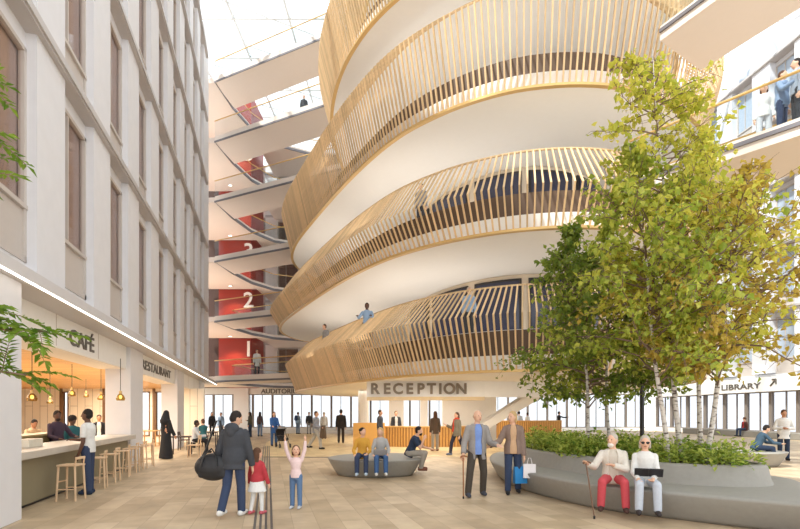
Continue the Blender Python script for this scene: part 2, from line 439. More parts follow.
SCALE = {1: .89, 2: 1.02, 3: .92, 4: .72, 5: .6}
CURVES = {k: closed_curve(scaled(s), NS)[0] for k, s in SCALE.items()}
for k, (ax, ay, cx, cy) in {4: (8.0, 11.5, 4.5, 26.5), 5: (7.2, 11.0, 5.0, 27.2)}.items():
    CURVES[k] = closed_curve([(cx + ax * math.cos(-2 * math.pi * i / 24), cy + ay * math.sin(-2 * math.pi * i / 24)) for i in range(24)], NS)[0]
OUT = CURVES[2]; ON = normals(OUT)
def offs(d, step=2): return [OUT[i] + ON[i] * d for i in range(0, NS, step)]
def up(P, z): return [V((p.x, p.y, z)) for p in P]
ring_lab = {1: 'lowest curved timber slatted balcony, just above the reception sign', 2: 'second curved timber slatted balcony up from the reception',
            3: 'tall third curved timber slatted balcony with sun on its slats', 4: 'fourth curved slatted balcony cut by the top of the photo', 5: 'topmost curved slatted balcony under the glass roof'}
prof = {1: (1.65, 2.75), 2: (1.1, 2.65), 3: (2.6, 3.6), 4: (2.4, 3.5), 5: (1.6, 2.7)}
for k in range(1, 6):
    b = LV * k - 1.35; kn, top = prof[k]; OUT = CURVES[k]; ON = normals(OUT)
    root = thing('slatted_balcony', ring_lab[k], 'balcony', (3, 29, b), 0, 'curved balconies of the oval drum')
    sc = MB()
    for i in range(NS):
        n = ON[i]; t = V((-n.y, n.x, 0)); hw = .025; p = OUT[i]
        pr = [(-.02, .02), (.62, kn), (-.5, top)]
        rr = []
        for o_, z in pr:
            ci_ = p + n * o_; dz = V((0, 0, b + z)); dp = n * .055
            rr.append([ci_ - t * hw + dz, ci_ + t * hw + dz, ci_ + t * hw + dz - dp, ci_ - t * hw + dz - dp])
        sc.rings(rr)
    sc.build('slat_screen', wood, root, world=True, recalc=True)
    def band(name, o0, o1, z0, z1, mat, step=2):
        m = MB(); a_, c_ = offs(o0, step), offs(o1, step); n = len(a_)
        m.rings([up(a_, z0)[:], up(c_, z0)[:], up(c_, z1)[:], up(a_, z1)[:], up(a_, z0)[:]], True, False)
        bmesh.ops.remove_doubles(m.b, verts=m.b.verts, dist=1e-5)
        return m.build(name, mat, root, world=True, smooth=False, recalc=True)
    band('bottom_rail', -.10, .05, b - .04, b + .04, brass)
    band('top_rail', -.57, -.49, b + top - .02, b + top + .02, wood)
    m = MB(); m.prism([tuple(p[:2]) for p in offs(-.11, 2)], b - .02, b + .5); m.build('soffit', soffit_m, root, world=True)
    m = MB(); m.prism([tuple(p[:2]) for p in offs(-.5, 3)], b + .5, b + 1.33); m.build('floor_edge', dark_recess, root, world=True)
    m = MB(); m.prism([tuple(p[:2]) for p in offs(-.6, 3)], b + 1.33, b + 1.36); m.build('walking_deck', white, root, world=True)
# inner core of the drum
def oval(cx, cy, ax, ay, n=48, rot=0): 
    c, s = math.cos(rot), math.sin(rot)
    return [(cx + ax * math.cos(2 * math.pi * i / n) * c - ay * math.sin(2 * math.pi * i / n) * s, cy + ax * math.cos(2 * math.pi * i / n) * s + ay * math.sin(2 * math.pi * i / n) * c) for i in range(n)]
core = MB()
for k in range(1, 6):
    core.prism(oval(5.6, 29, 5.2, 9.0), LV * k + .02, LV * (k + 1) - 1.38)
struct(core.build('wall_drum', M('drum_inner_wall', (222, 206, 184), .8, var=.03)))
navy = M('navy_tinted_glass', (58, 60, 80), .15, var=.15)
for k in range(1, 6):
    for (a0, a1) in ((196, 216), (219, 239), (242, 262), (265, 285), (288, 308)):
        WIN[0] += 1; f = MB()
        pts = [(5.6 + 5.28 * math.cos(R(q)), 29 + 9.08 * math.sin(R(q))) for q in range(a0, a1 + 1, 4)]
        pin = [(5.6 + 5.1 * math.cos(R(q)), 29 + 8.9 * math.sin(R(q))) for q in range(a0, a1 + 1, 4)]
        o = struct(MB().prism(pts + pin[::-1], LV * k + .05, LV * k + 2.75).build('window_%d' % WIN[0], darkm))
        pts2 = [(5.6 + 5.31 * math.cos(R(q)), 29 + 9.11 * math.sin(R(q))) for q in range(a0 + 1, a1, 2)]
        MB().prism(pts2 + pts[1:-1][::-1], LV * k + .2, LV * k + 2.65).build('pane', navy, o)
# ------------------------------------------------------------------ bridges on the left, with landings round the lifts
def rail_glass(root, a, b, z, top=1.1, n=0):
    a, b = V((a[0], a[1], z)), V((b[0], b[1], z)); d = (b - a); m = MB()
    t = d.normalized(); s = V((-t.y, t.x, 0)) * .012
    m.rings([[a - s, a + s, a + s + V((0, 0, top - .04)), a - s + V((0, 0, top - .04))], [b - s, b + s, b + s + V((0, 0, top - .04)), b - s + V((0, 0, top - .04))]])
    m.build('glass_panel', clear, root, world=True, recalc=True)
    MB().tube([a + V((0, 0, top)), b + V((0, 0, top))], .035, 8).build('handrail', brass, root, world=True)
names = {1: 'first', 2: 'second', 3: 'third', 4: 'fourth', 5: 'fifth', 6: 'topmost'}
edge_m = M('grey_deck_edge', (112, 108, 112), .5)
deck_m = M('pale_deck', (226, 212, 200), .8, var=.02)
for k in range(1, 7):
    z = LV * k
    r = thing('footbridge', '%s footbridge up on the left, glass sided, from the facade corner to the drum' % names[k], 'footbridge', (-9.5, 35, z), 0, 'left footbridges to the drum')
    def inside(p, P):
        r_ = False
        for i in range(len(P)):
            a, b = P[i - 1], P[i]
            if (a.y > p[1]) != (b.y > p[1]) and p[0] < (b.x - a.x) * (p[1] - a.y) / (b.y - a.y) + a.x: r_ = not r_
        return r_
    def reach(p, q, P):
        for i in range(400):
            s_ = i / 100; e_ = (p[0] + (q[0] - p[0]) * s_, p[1] + (q[1] - p[1]) * s_)
            if inside(e_, P): return e_
        return q
    A, D = (-13.3, 35.9), (-12.9, 39.0); P_ = CURVES[min(k, 5)]
    B_ = reach(A, (-6.6, 32.55), P_); C_ = reach(D, (-7.6, 36.2), P_)
    MB().prism([A, B_, C_, D], z - .42, z).build('deck', deck_m, r, world=True)
    e = MB(); av, bv = V((*A, 0)), V((*B_, 0)); t = (bv - av).normalized(); n = V((t.y, -t.x, 0)) * .05
    e.prism([tuple((av + n)[:2]), tuple((bv + n)[:2]), tuple(bv[:2]), tuple(av[:2])], z - .46, z - .34); e.build('edge_strip', edge_m, r, world=True)
    rail_glass(r, A, B_, z); rail_glass(r, C_, D, z)
    g = [(-13.3, 36.0), (-13.1, 39.0), (-12.5, 42.0), (-11.2, 44.4), (-8, 46.2), (-2, 46.8)]
    r = thing('lift_landing', '%s floor landing curving from the lifts along the far wall' % names[k], 'landing', (-12, 44, z), 0, 'landings beside the red lift wall')
    MB().prism(g + [(-2, 50.3), (-12.6, 50.3), (-12.6, 43.9), (-17, 43.9), (-17, 40), (-15, 36.2)], z - .38, z - .02).build('deck', deck_m, r, world=True)
    e = MB(); inn = [(p[0] + .08, p[1] - .06) for p in g]; e.prism(inn + g[::-1], z - .42, z - .22); e.build('edge_strip', edge_m, r, world=True)
    m = MB(); m.tube([V((p[0], p[1], z + 1.08)) for p in g[1:]], .035, 6); m.build('handrail', brass, r, world=True)
    m = MB(); p1 = up([V((*p, 0)) for p in g[1:]], z); p2 = up([V((*p, 0)) for p in g[1:]], z + 1.04)
    for i in range(len(p1) - 1):
        d = (p1[i + 1] - p1[i]).normalized(); s = V((-d.y, d.x, 0)) * .012
        m.rings([[p1[i] - s, p1[i] + s, p2[i] + s, p2[i] - s], [p1[i + 1] - s, p1[i + 1] + s, p2[i + 1] + s, p2[i + 1] - s]])
    m.build('glass_panel', clear, r, world=True, recalc=True)
    # downlight recessed over this landing
    if k == 6: continue
    d = thing('downlight', 'small round ceiling light above the %s floor lift landing' % names[k], 'ceiling light', (-14.5, 42.7, z + LV - .41), 0, 'downlights over the lift landings')
    MB().lathe([(.16, .0), (.16, .03), (.001, .03)], n=16).build('rim', darkm, d)
    MB().lathe([(.001, -.01), (.13, -.01), (.13, .02), (.001, .02)], n=16).build('lens', light_m, d)
    L = bpy.data.lights.new('downlight_lamp', 'SPOT'); L.energy = 480; L.spot_size = R(110); L.spot_blend = .6; L.color = (1, .82, .6); L.shadow_soft_size = .1
    lo = bpy.data.objects.new('downlight_lamp', L); C.objects.link(lo); lo.parent = d; lo.location = (0, 0, -.05)
lw = thing('lift_wall', 'tall red lift wall with white floor numbers behind the left footbridges', 'lift shaft', (-14.7, 46, 0))
MB().span(-15.95, -13.1, 44.0, 48, 4.0, 29.8).build('red_panel', red_m, lw, world=True)
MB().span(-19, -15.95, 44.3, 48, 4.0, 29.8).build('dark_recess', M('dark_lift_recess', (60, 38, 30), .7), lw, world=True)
for k in range(1, 6):
    text_mesh('floor_number', str(k), 1.9, .03, M('number_white', (245, 240, 235), .5), lw,
              BASE[lw.name].inverted() @ Matrix.Translation(far(248.5, 43.96, LV * k + 2.35)) @ Matrix.Rotation(R(90), 4, 'X'))
# bridges on the right, from the drum over the camera's right shoulder
for k, p, q, w_, nm in ((3, (7.57, 14.55), (12.4, 5.0), 2.15, 'upper'), (2, (6.7, 14.95), (12.4, 8.2), 2.3, 'lower')):
    z = LV * k
    a_, b_ = V((*p, 0)), V((*q, 0)); t = (b_ - a_).normalized(); s = V((-t.y, t.x, 0)) * w_
    lab = {'upper': 'pale soffit footbridge crossing the top right corner to the drum', 'lower': 'right footbridge with people leaning on its glass side'}[nm]
    r = thing('footbridge', lab, 'footbridge', (*((a_ + b_) / 2)[:2], z), 0, 'right footbridges to the drum')
    af = V((9.5, 15.8, 0)) if k == 3 else a_ + s
    MB().prism([tuple(v[:2]) for v in (a_, b_, b_ + s, af)], z - .42, z).build('deck', deck_m, r, world=True)
    o_ = -s.normalized() * .05
    MB().prism([tuple(v[:2]) for v in (a_ + o_, b_ + o_, b_, a_)], z - .2, z - .1).build('edge_strip', edge_m, r, world=True)
    rail_glass(r, a_[:2], b_[:2], z); rail_glass(r, af[:2], (b_ + s)[:2], z)
# ------------------------------------------------------------------ reception under the drum
fas = MB(); fp = [(-1.35, 20.3), (-.2, 20.05), (1.5, 19.95), (3.4, 20.1), (5.2, 20.6), (7, 21.6)]
fas.prism(fp + [(p[0], p[1] + .3) for p in fp[::-1]], 2.30, 2.93)
struct(fas.build('wall_reception_band', white))
lt = MB(); lt.prism([(p[0], p[1] - .04) for p in fp[:4]] + [(p[0], p[1] + .3) for p in fp[:4][::-1]], 2.16, 2.30)
trim(lt, M('pale_oak_lintel', (226, 200, 156), .5, var=.06))
r = thing('reception_sign', 'large brown-grey RECEPTION lettering over the timber desk', 'sign', (.72, 19.85, 2.42))
word = 'RECEPTION'
xs_ = [-1.72, -1.24, -.80, -.34, .10, .53, .88, 1.24, 1.72]
for ch, x_ in zip(word, xs_):
    yo = .0
    text_mesh('letter', ch, .58, .03, M('sign_bronze', (118, 104, 88), .5), r, Matrix.Translation((x_, yo, 0)) @ Matrix.Rotation(R(90), 4, 'X'), bold=.035)
def slat_desk(name, label, pts, h, gap=.14, cap=.06):
    c = sum((V((*p, 0)) for p in pts), V()) / len(pts)
    r = thing(name, label, 'desk', c)
    m = MB(); inn = []
    P = [V((*p, 0)) for p in pts]; N = []
    for i in range(len(P)):
        t = (P[min(i + 1, len(P) - 1)] - P[max(i - 1, 0)]).normalized(); N.append(V((-t.y, t.x, 0)))
    back = [p + n * .7 for p, n in zip(P, N)]
    m.prism([tuple(p[:2]) for p in P] + [tuple(p[:2]) for p in back[::-1]], 0, h - cap); m.build('body', M('desk_oak_back', (176, 128, 66), .5, var=.1), r, world=True)
    m = MB(); f0 = [p - n * .06 for p, n in zip(P, N)]; b0 = [p + n * .74 for p, n in zip(P, N)]
    m.prism([tuple(p[:2]) for p in f0] + [tuple(p[:2]) for p in b0[::-1]], h - cap, h); m.build('worktop', M('desk_oak_top', (206, 160, 92), .4, var=.08), r, world=True)
    m = MB()
    for i in range(len(P) - 1):
        d = P[i + 1] - P[i]; k = max(1, int(d.length / gap)); ang = math.atan2(d.y, d.x)
        for j in range(k):
            q = P[i] + d * ((j + .5) / k) - N[i] * .025; m.box((q.x, q.y, (h - cap) / 2), (gap * .5, .05, h - cap), ang)
    m.build('front_slats', M('desk_oak_slats', (214, 164, 92), .5, var=.14, scale=9), r, world=True)
    return r
slat_desk('reception_desk', 'curved slatted timber reception desk behind the boat shaped bench', [(-.9, 24.6), (.3, 24.2), (1.6, 24.1), (2.8, 24.3), (3.7, 24.9), (4.3, 25.8)], 1.0)
o = MB().prism([(-2.25, 24.0), (-.75, 24.35), (-.75, 24.95), (-2.25, 24.6)], 0, 1.17).build('timber_counter', M('desk_plain_oak', (216, 164, 88), .5, var=.08, scale=3)); prop(o, 'plain oak counter block joined to the left end of the reception desk', 'counter')
slat_desk('timber_counter', 'smaller slatted timber counter behind the planting on the right', [(3.5, 34), (5.5, 33.2), (8.5, 33.0), (11, 34)], 1.15)
struct(MB().prism(oval(-2.0, 27.5, .3, .3, 20), 0, 2.93).build('pillar_white', white))
def plain_column(x, y, r_, lab, mat, top):
    o = MB().lathe([(r_, 0), (r_, top)], n=20).build('column', mat, smooth=False); o.location = (x, y, 0); prop(o, lab, 'column'); return o
plain_column((642 - 400) / F * 16.6, 16.6, .07, 'slim black steel post behind the planting', blackm, 2.93)
struct(MB().span(2.3, 5.2, 27.0, 27.4, 0, 2.93).span(1.1, 1.5, 27, 27.4, 0, 2.93).span(-.6, 0.2, 27, 27.3, 0, 2.93).build('wall_reception', white))
# stair rising behind the reception
st = thing('staircase', 'white staircase rising behind the walking couple', 'staircase', (4.2, 23, 0))
m = MB()
for i in range(15):
    x0 = 3.0 + i * .26; m.span(x0, x0 + .28, 24.9, 26.3, .17 * (i + 1) - .04, .17 * (i + 1))
    m.span(x0, x0 + .03, 24.9, 26.3, .17 * i, .17 * (i + 1))
m.build('treads', M('stair_tread', (206, 200, 192), .6), st, world=True)
for y in (24.84, 26.3):
    m = MB(); m.rings([[V((2.9, y, 0)), V((2.9, y, .34)), V((6.95, y, 2.93)), V((6.95, y, 2.35))], [V((2.9, y + .06, 0)), V((2.9, y + .06, .34)), V((6.95, y + .06, 2.93)), V((6.95, y + .06, 2.35))]])
    m.build('stringer', white, st, world=True, recalc=True)
# ------------------------------------------------------------------ furniture
stool_m = M('pale_beech', (222, 190, 154), .5, var=.08)
counter_m = M('polished_concrete_top', (196, 188, 176), .45, var=.08)
front_m = M('olive_bar_front', (140, 130, 104), .65, var=.1, scale=4, stretch=(1, 1, .2))
r = thing('bar_counter', 'long cafe bar counter with a thick pale worktop and olive front', 'counter', W(11.8, -.3), WANG)
def loc(t0, t1, d0, d1, z0, z1, bev=0): return MB().span(t0 - 11.8, t1 - 11.8, -d1 - .3, -d0 - .3, z0, z1, bev=bev)
loc(7.95, 15.5, -.62, -.02, .06, .87).build('front', front_m, r)
loc(7.95, 15.5, -.62, -.08, 0, .06).build('plinth', darkm, r)
loc(7.95, 15.7, -.72, .16, .87, 1.0, .012).build('worktop', counter_m, r)
r = thing('back_counter', 'olive back counter behind the cafe bar', 'counter', W(12.5, -1.3), WANG)
MB().span(-1.3, 1.0, -.22, .22, 0, 1.11).build('cabinet', M('olive_wood', (142, 122, 78), .55, var=.1), r)
MB().span(-1.35, 1.05, -.26, .26, 1.11, 1.16, bev=.01).build('worktop', M('olive_top', (168, 146, 98), .5), r)
o = MB().span(-.3, .3, -.14, .14, 0, .15, bev=.01).build('menu_box', M('cream_board', (226, 218, 200), .6)); o.location = W(10.05, -.42, 1.0); o.rotation_euler = (0, 0, WANG); prop(o, 'cream box on the near end of the cafe bar counter', 'box')
def stool():
    r = thing('bar_stool', '', 'stool', (0, 0, 0), 0, 'beech bar stools along the cafe counter')
    MB().box((0, 0, .665), (.36, .32, .035), 0, .012).build('seat', stool_m, r)
    for sx in (-1, 1):
        for sy in (-1, 1):
            MB().tube([(sx * .175, sy * .16, 0), (sx * .15, sy * .135, .65)], [.018, .021], 8).build('leg', stool_m, r)
    MB().tube([(-.165, -.15, .22), (.165, -.15, .22)], .012, 6).build('stretcher', stool_m, r)
    MB().tube([(-.165, .15, .22), (.165, .15, .22)], .012, 6).build('stretcher', stool_m, r)
    MB().tube([(-.162, -.146, .36), (-.162, .146, .36)], .012, 6).build('stretcher', stool_m, r)
    b = MB(); b.tube([(.155, -.13, .67), (.17, -.13, .80)], .014, 6); b.tube([(.155, .13, .67), (.17, .13, .80)], .014, 6); b.box((.17, 0, .80), (.025, .30, .05), 0, .008); b.build('low_backrest', stool_m, r)
    return r
s0 = stool(); base = s0
sp = [(71, 500), (97, 488), (110, 482), (122, 476.5), (131, 472.5), (139, 469), (147, 466)]
sl_ = ['bar stool nearest the camera beside the person in the white tee', 'second bar stool from the camera, just past the person in the white tee', 'third bar stool from the camera along the cafe counter',
      'fourth bar stool from the camera along the cafe counter', 'fifth bar stool from the camera along the cafe counter', 'sixth bar stool from the camera along the cafe counter', 'farthest bar stool, beside the end of the cafe counter']
for i, ((u, v), l) in enumerate(zip(sp, sl_)):
    o = s0 if i == 0 else copy_tree(base); o.location = at(u, v); o.rotation_euler = (0, 0, WANG - R(90) + R((-12, 6, -4, 8, 0, -6, 20)[i])); o['label'] = 'beech ' + l
# pendants
pg = M('amber_glass', (232, 196, 120), .15, emit=.25); 
def pendant(i, u, v, y, lab):
    p = V(((u - 400) / F * y, y, EYE - (v - VH) / F * y))
    r = thing('pendant_lamp', lab, 'lamp', p, 0, 'glass pendants over the cafe bar')
    MB().tube([(0, 0, .12), (0, 0, 3.02 - p.z)], .008, 6).build('cord', darkm, r)
    MB().lathe([(.02, .09), (.035, .08), (.035, .14), (.015, .16)], n=12).build('socket', brass, r)
    MB().lathe([(.03, .09), (.08, .03), (.105, -.04), (.09, -.09), (.085, -.09), (.098, -.04), (.075, .025), (.028, .085)], n=16).build('lamp_shade', glass('amber_shade_glass', (236, 222, 180), .25), r, smooth=True)
    MB().ell((0, 0, 0), (.035, .035, .045)).build('bulb', M('bulb_glow', (255, 220, 150), .4, emit=3), r, smooth=True)
for a in ((0, 32, 397, 11.0, 'nearest glass pendant lamp over the cafe bar'), (1, 72, 393, 14.0, 'glass pendant lamp hanging above the curly haired guest'),
          (2, 50, 401, 17.0, 'small glass pendant lamp deep inside the cafe, by the second back wall joint'), (3, 101, 397, 15.2, 'glass pendant lamp above the guest in the dark jacket'), (4, 120.5, 397, 12.6, 'glass pendant lamp in front of the column at the counter end'), (5, 86, 395, 20.0, 'tiny far glass pendant lamp inside the cafe behind the person in the white tee')): pendant(*a)
# boat shaped benches: an undercut hull of cast stone with a flat top
def smooth_loop(pts, n): return closed_curve(pts, n)[0]
def boat(name, label, cat, pts, h=.45, under=.28, n=72):
    P = smooth_loop(pts, n); N = normals(P); c = sum(P, V()) / n
    r = thing(name, label, cat, c)
    def lv(d, z): return [P[i] + N[i] * d + V((0, 0, z)) for i in range(n)]
    m = MB(); m.rings([lv(-under, 0), lv(-under * .8, h * .15), lv(-under * .25, h * .7), lv(-.02, h * .93), lv(-.01, h * .985), lv(-.05, h), lv(-.2, h - .005)])
    m.build('hull', stone, r, world=True, smooth=True, recalc=True)
    return r
def ang_pts(c, ax, ay, rot=0, n=14, p=2.4):
    o = []
    for i in range(n):
        a = 2 * math.pi * i / n; x = math.copysign(abs(math.cos(a)) ** (2 / p), math.cos(a)) * ax; y = math.copysign(abs(math.sin(a)) ** (2 / p), math.sin(a)) * ay
        o.append((c[0] + x * math.cos(rot) - y * math.sin(rot), c[1] + x * math.sin(rot) + y * math.cos(rot)))
    return o
boat('boat_bench', 'grey boat shaped stone bench in front of the reception desk', 'bench', [(-1.95, 13.4), (-1.6, 12.75), (-.9, 12.45), (-.2, 12.5), (.45, 12.9), (.62, 13.7), (.45, 14.6), (-.2, 15.1), (-1.1, 15.0), (-1.8, 14.3)])
boat('boat_bench', 'grey boat shaped stone bench on the right beside the person in the white shirt', 'bench', [(12.0, 15.4), (11.3, 14.9), (10.3, 14.95), (9.6, 15.5), (9.8, 16.4), (10.6, 16.9), (11.5, 16.7), (12.1, 16.1)])
# the big planter: an outer seat hull and a raised bed wall
pr_ = thing('planter_bench', 'large grey stone planter with a seat running round its raised bed', 'planter', (4.8, 9.5, 0))
SEAT = [(2.75, 14.9), (2.3, 12.8), (2.4, 10.7), (2.85, 9.2), (3.3, 8.35), (3.96, 7.7), (4.65, 7.1), (5.3, 6.6), (6.0, 5.9), (6.7, 5.5), (7.2, 5.9), (6.75, 6.7), (6.35, 7.4), (6.75, 8.3), (7.2, 9.2), (6.9, 10.4), (6.0, 11.8), (5.0, 13.6), (3.9, 15.3), (3.2, 15.6)]
P = smooth_loop(SEAT, 110); N = normals(P)
def lv(d, z, P=P, N=N): return [P[i] + N[i] * d + V((0, 0, z)) for i in range(len(P))]
m = MB(); m.rings([lv(-.26, 0), lv(-.2, .06), lv(-.07, .3), lv(-.02, .40), lv(-.015, .43), lv(-.06, .45), lv(-.25, .455)]); m.build('seat_hull', stone, pr_, world=True, smooth=True, recalc=True)
BED = [(3.25, 13.6), (3.0, 12.2), (3.3, 10.8), (3.8, 9.6), (4.4, 8.75), (5.1, 8.25), (5.8, 8.15), (6.25, 8.5), (6.25, 9.3), (5.6, 10.8), (4.8, 12.6), (3.9, 14.1)]
P2 = smooth_loop(BED, 90); N2 = normals(P2)
def lw2(d, z): return [P2[i] + N2[i] * d + V((0, 0, z)) for i in range(90)]
m = MB(); m.rings([lw2(.09, .44), lw2(.04, .55), lw2(.0, .74), lw2(-.02, .775), lw2(-.06, .79), lw2(-.14, .79), lw2(-.16, .72)], True, False); m.rings([lw2(-.155, .60), lw2(-.155, .72)]); m.build('bed_wall', stone, pr_, world=True, smooth=True)
MB().prism([tuple(p[:2]) for p in lw2(-.15, 0)], .5, .735).build('soil', M('dark_soil', (66, 52, 40), .95, var=.3, scale=20), pr_, world=True)
# cafe tables on the left
def table(lab, p, top, w_, d_, mat, h=.74, rz=0):
    r = thing('cafe_table', lab, 'table', p, rz)
    MB().box((0, 0, h - .02), (w_, d_, .04), 0, .01).build('table_top', mat, r)
    for sx in (-1, 1):
        for sy in (-1, 1): MB().box((sx * (w_ / 2 - .06), sy * (d_ / 2 - .06), (h - .04) / 2), (.045, .045, h - .04)).build('leg', mat, r)
    return r
dk = M('dark_stained_wood', (64, 50, 44), .5)
table('dark square cafe table beside the person in the black robe', at(181, 455), 0, .85, .8, dk, .74, WANG)
table('pale timber cafe table inside the restaurant behind the counter end', at(150, 446), 0, 1.0, .8, M('honey_wood', (190, 146, 92), .5), .78, WANG)
table('dark cafe table beside the seated person in teal', at(209, 447), 0, .9, .8, dk, .74, WANG)
def chair(lab, p, rz, mat):
    r = thing('cafe_chair', lab, 'chair', p, rz)
    MB().box((0, 0, .45), (.44, .42, .035), 0, .012).build('seat', mat, r)
    for sx in (-1, 1):
        MB().tube([(sx * .2, .18, 0), (sx * .19, .17, .45)], .02, 6).build('leg', mat, r)
        MB().tube([(sx * .2, -.2, 0), (sx * .19, -.18, .45), (sx * .19, -.22, .82)], .02, 6).build('leg', mat, r)
    MB().box((0, -.215, .74), (.42, .025, .16), 0, .01).build('backrest', mat, r)
    return r
chair('pale timber chair under the person in the grey top', at(194, 457), R(100), stool_m)
chair('dark chair on the far side of the square cafe table', at(184, 450), R(-80), dk)
chair('dark chair under the seated person in teal', at(203, 451), R(110), dk)
# ------------------------------------------------------------------ people
PEND = []
def vox(mb, name, mat, parent, size, sm=2, world=False):
    o = mb.build(name, mat, parent)
    r = o.modifiers.new('r', 'REMESH'); r.mode = 'VOXEL'; r.voxel_size = size; r.use_smooth_shade = True
    if sm: s = o.modifiers.new('s', 'SMOOTH'); s.factor = .5; s.iterations = sm
    PEND.append(o); return o
def bake():
    dg = bpy.context.evaluated_depsgraph_get(); dg.update()
    new = [(o, bpy.data.meshes.new_from_object(o.evaluated_get(dg))) for o in PEND]
    for o, me in new:
        o.modifiers.clear(); o.data = me
        for p in me.polygons: p.use_smooth = True
    PEND.clear()
SKIN = {'light': M('skin_light', (222, 176, 148), .5, var=.05, sub=.05), 'mid': M('skin_tan', (186, 134, 102), .5, var=.05, sub=.05), 'dark': M('skin_dark', (96, 64, 48), .5, var=.05, sub=.05)}
def cloth(name, rgb): return M('cloth_' + name, rgb, .85, var=.12, scale=30)
eye_m = M('eye_dark', (40, 30, 26), .3); lip_m = M('lip', (158, 84, 76), .5)
def sect(c, xa, ya, hw, hd, n=16, a0=0, a1=2 * math.pi, closed=True):
    k = n if closed else n - 1
    return [c + xa * (hw * math.cos(a0 + (a1 - a0) * i / k)) + ya * (hd * math.sin(a0 + (a1 - a0) * i / k)) for i in range(n)]
def vdir(d): return V(d).normalized()
def person(label, pos, face, h=1.72, group=None, lean=0, side=0, seat=None, armR=None, armL=None, legR=None, legL=None, head=(0, 0), skin='light',
           top=None, sleeve='long', hem=-.045, bottom=None, legs='trousers', shoes=None, hair=None, style='short', jacket=None, jhem=-.07, fem=False, det=1, tight=0.0,
           beard=None, robe=None, skirt=None, collar=None, glasses=False, hood=None, scarf=None, child=False, flare=1.0, vneck=False, bulk=1.0):
    vs = {2: .0085, 1: .014, 0: .02}[det] * (h / 1.72 if child else 1)
    if det == 2: vs = .009 * max(.75, h / 1.72)
    S = h * 1.03; hs = 1.22 if child else 1.0                           # head scale
    rz = R(face) - math.pi / 2
    up_, fw, rt = V((0, 0, 1)), V((0, 1, 0)), V((1, 0, 0))
    shw, hip = (.084 if fem else .097) * S, .05 * S
    thigh, shank, uarm, farm = .243 * S, .235 * S, .168 * S, .15 * S
    if child: thigh *= .94; shank *= .94
    D = {'aR': ((.16, -.02, -1), (.05, .16, -1)), 'aL': ((-.16, -.02, -1), (-.05, .16, -1)), 'lR': ((.03, 0, -1), (.01, -.02, -1)), 'lL': ((-.03, 0, -1), (-.01, -.02, -1))}
    if seat is not None: D['lR'] = ((.12, 1, -.05), (.02, .06, -1)); D['lL'] = ((-.12, 1, -.05), (-.02, .06, -1))
    aR, aL = armR or D['aR'], armL or D['aL']; lR, lL = legR or D['lR'], legL or D['lL']
    # legs first, with the pelvis at the origin, then shift so that feet or seat carry the body
    legs_ = {}
    for k, sg, (a, b) in (('R', 1, lR), ('L', -1, lL)):
        hp = rt * sg * hip; kn = hp + vdir(a) * thigh; an = kn + vdir(b) * shank; legs_[k] = [hp, kn, an]
    low = min(p[2].z for p in legs_.values()) - .042 * S
    dz = -low if seat is None else seat + .07 * S
    sh = V((0, 0, dz))
    for k in legs_: legs_[k] = [p + sh for p in legs_[k]]
    pel = sh.copy()
    tu = (up_ + fw * math.tan(lean) + rt * math.tan(side)).normalized(); tf = (fw - tu * fw.dot(tu)).normalized(); tx = tf.cross(tu)
    tor = .30 * S
    def T(t, f=0, x=0): return pel + tu * (t * S) + tf * (f * S) + tx * (x * S)
    shd = {'R': T(.243) + tx * shw, 'L': T(.243) - tx * shw}
    arms = {}
    for k, (a, b) in (('R', aR), ('L', aL)):
        el = shd[k] + vdir(a) * uarm; wr = el + vdir(b) * farm; arms[k] = [shd[k], el, wr, vdir(b)]
    hy, hpch = head
    nk = T(.30); hu = (tu * .6 + up_ * .4).normalized()
    hfw = (Matrix.Rotation(hy, 3, 'Z') @ fw); hfw = (hfw * math.cos(hpch) + up_ * math.sin(hpch)).normalized()
    hx = hfw.cross(up_).normalized(); hup = hx.cross(hfw).normalized()
    hc = nk + hu * (.078 * S * (1 + (hs - 1) * .8)) + hfw * (.012 * S)
    HM = Matrix((hx, hfw, hup)).transposed().to_4x4()
    hr = S * hs
    def Hp(x, y, z): return hc + (hx * x + hfw * y + hup * z) * hr
    secs = [(-.045, .07, .06), (-.01, .082, .066), (.04, .082, .066), (.11, .072 if not fem else .062, .055), (.18, .084 if not fem else .076, .064), (.225, .09 if not fem else .079, .064), (.255, .08 if not fem else .07, .055), (.277, .058, .046), (.292, .038, .038), (.303, .03, .032)]
    B = MB()
    B.rings([sect(T(t), tx, tf, w_ * S * .97, d_ * S * .97) for t, w_, d_ in secs])
    B.cone(T(.27), hc - hup * .02 * hr, .031 * S, .029 * S * hs)
    B.ell(hc, (.043 * hr, .052 * hr, .064 * hr), HM, 16); B.ell(Hp(0, .012, -.03), (.034 * hr, .038 * hr, .037 * hr), HM, 14)
    B.cone(Hp(0, .047, .006), Hp(0, .058, -.014), .006 * hr, .0095 * hr, 8)
    for sg in (-1, 1): B.ell(Hp(sg * .043, -.004, -.004), (.007 * hr, .012 * hr, .018 * hr), HM, 8)
    for k, sg in (('R', 1), ('L', -1)):
        hp, kn, an = legs_[k]
        B.cone(hp, kn, .046 * S, .032 * S); B.cone(kn, an, .032 * S, .02 * S); B.cone(an, an + V((sg * .005 * S, .075 * S, -.026 * S)), .02 * S, .016 * S)
        s_, el, wr, fd = arms[k]
        B.cone(s_, el, .027 * S, .022 * S); B.cone(el, wr, .022 * S, .0155 * S)
        # hand: palm, four fingers, thumb
        side_ = fd.cross(up_ if abs(fd.z) < .8 else fw).normalized()
        if abs(fd.z) >= .8: side_ = fw.copy() - fd * fw.dot(fd); side_.normalize()
        nrm = side_.cross(fd).normalized()
        inn = nrm if nrm.dot(-tx * sg) > 0 else -nrm
        pc = wr + fd * .028 * S
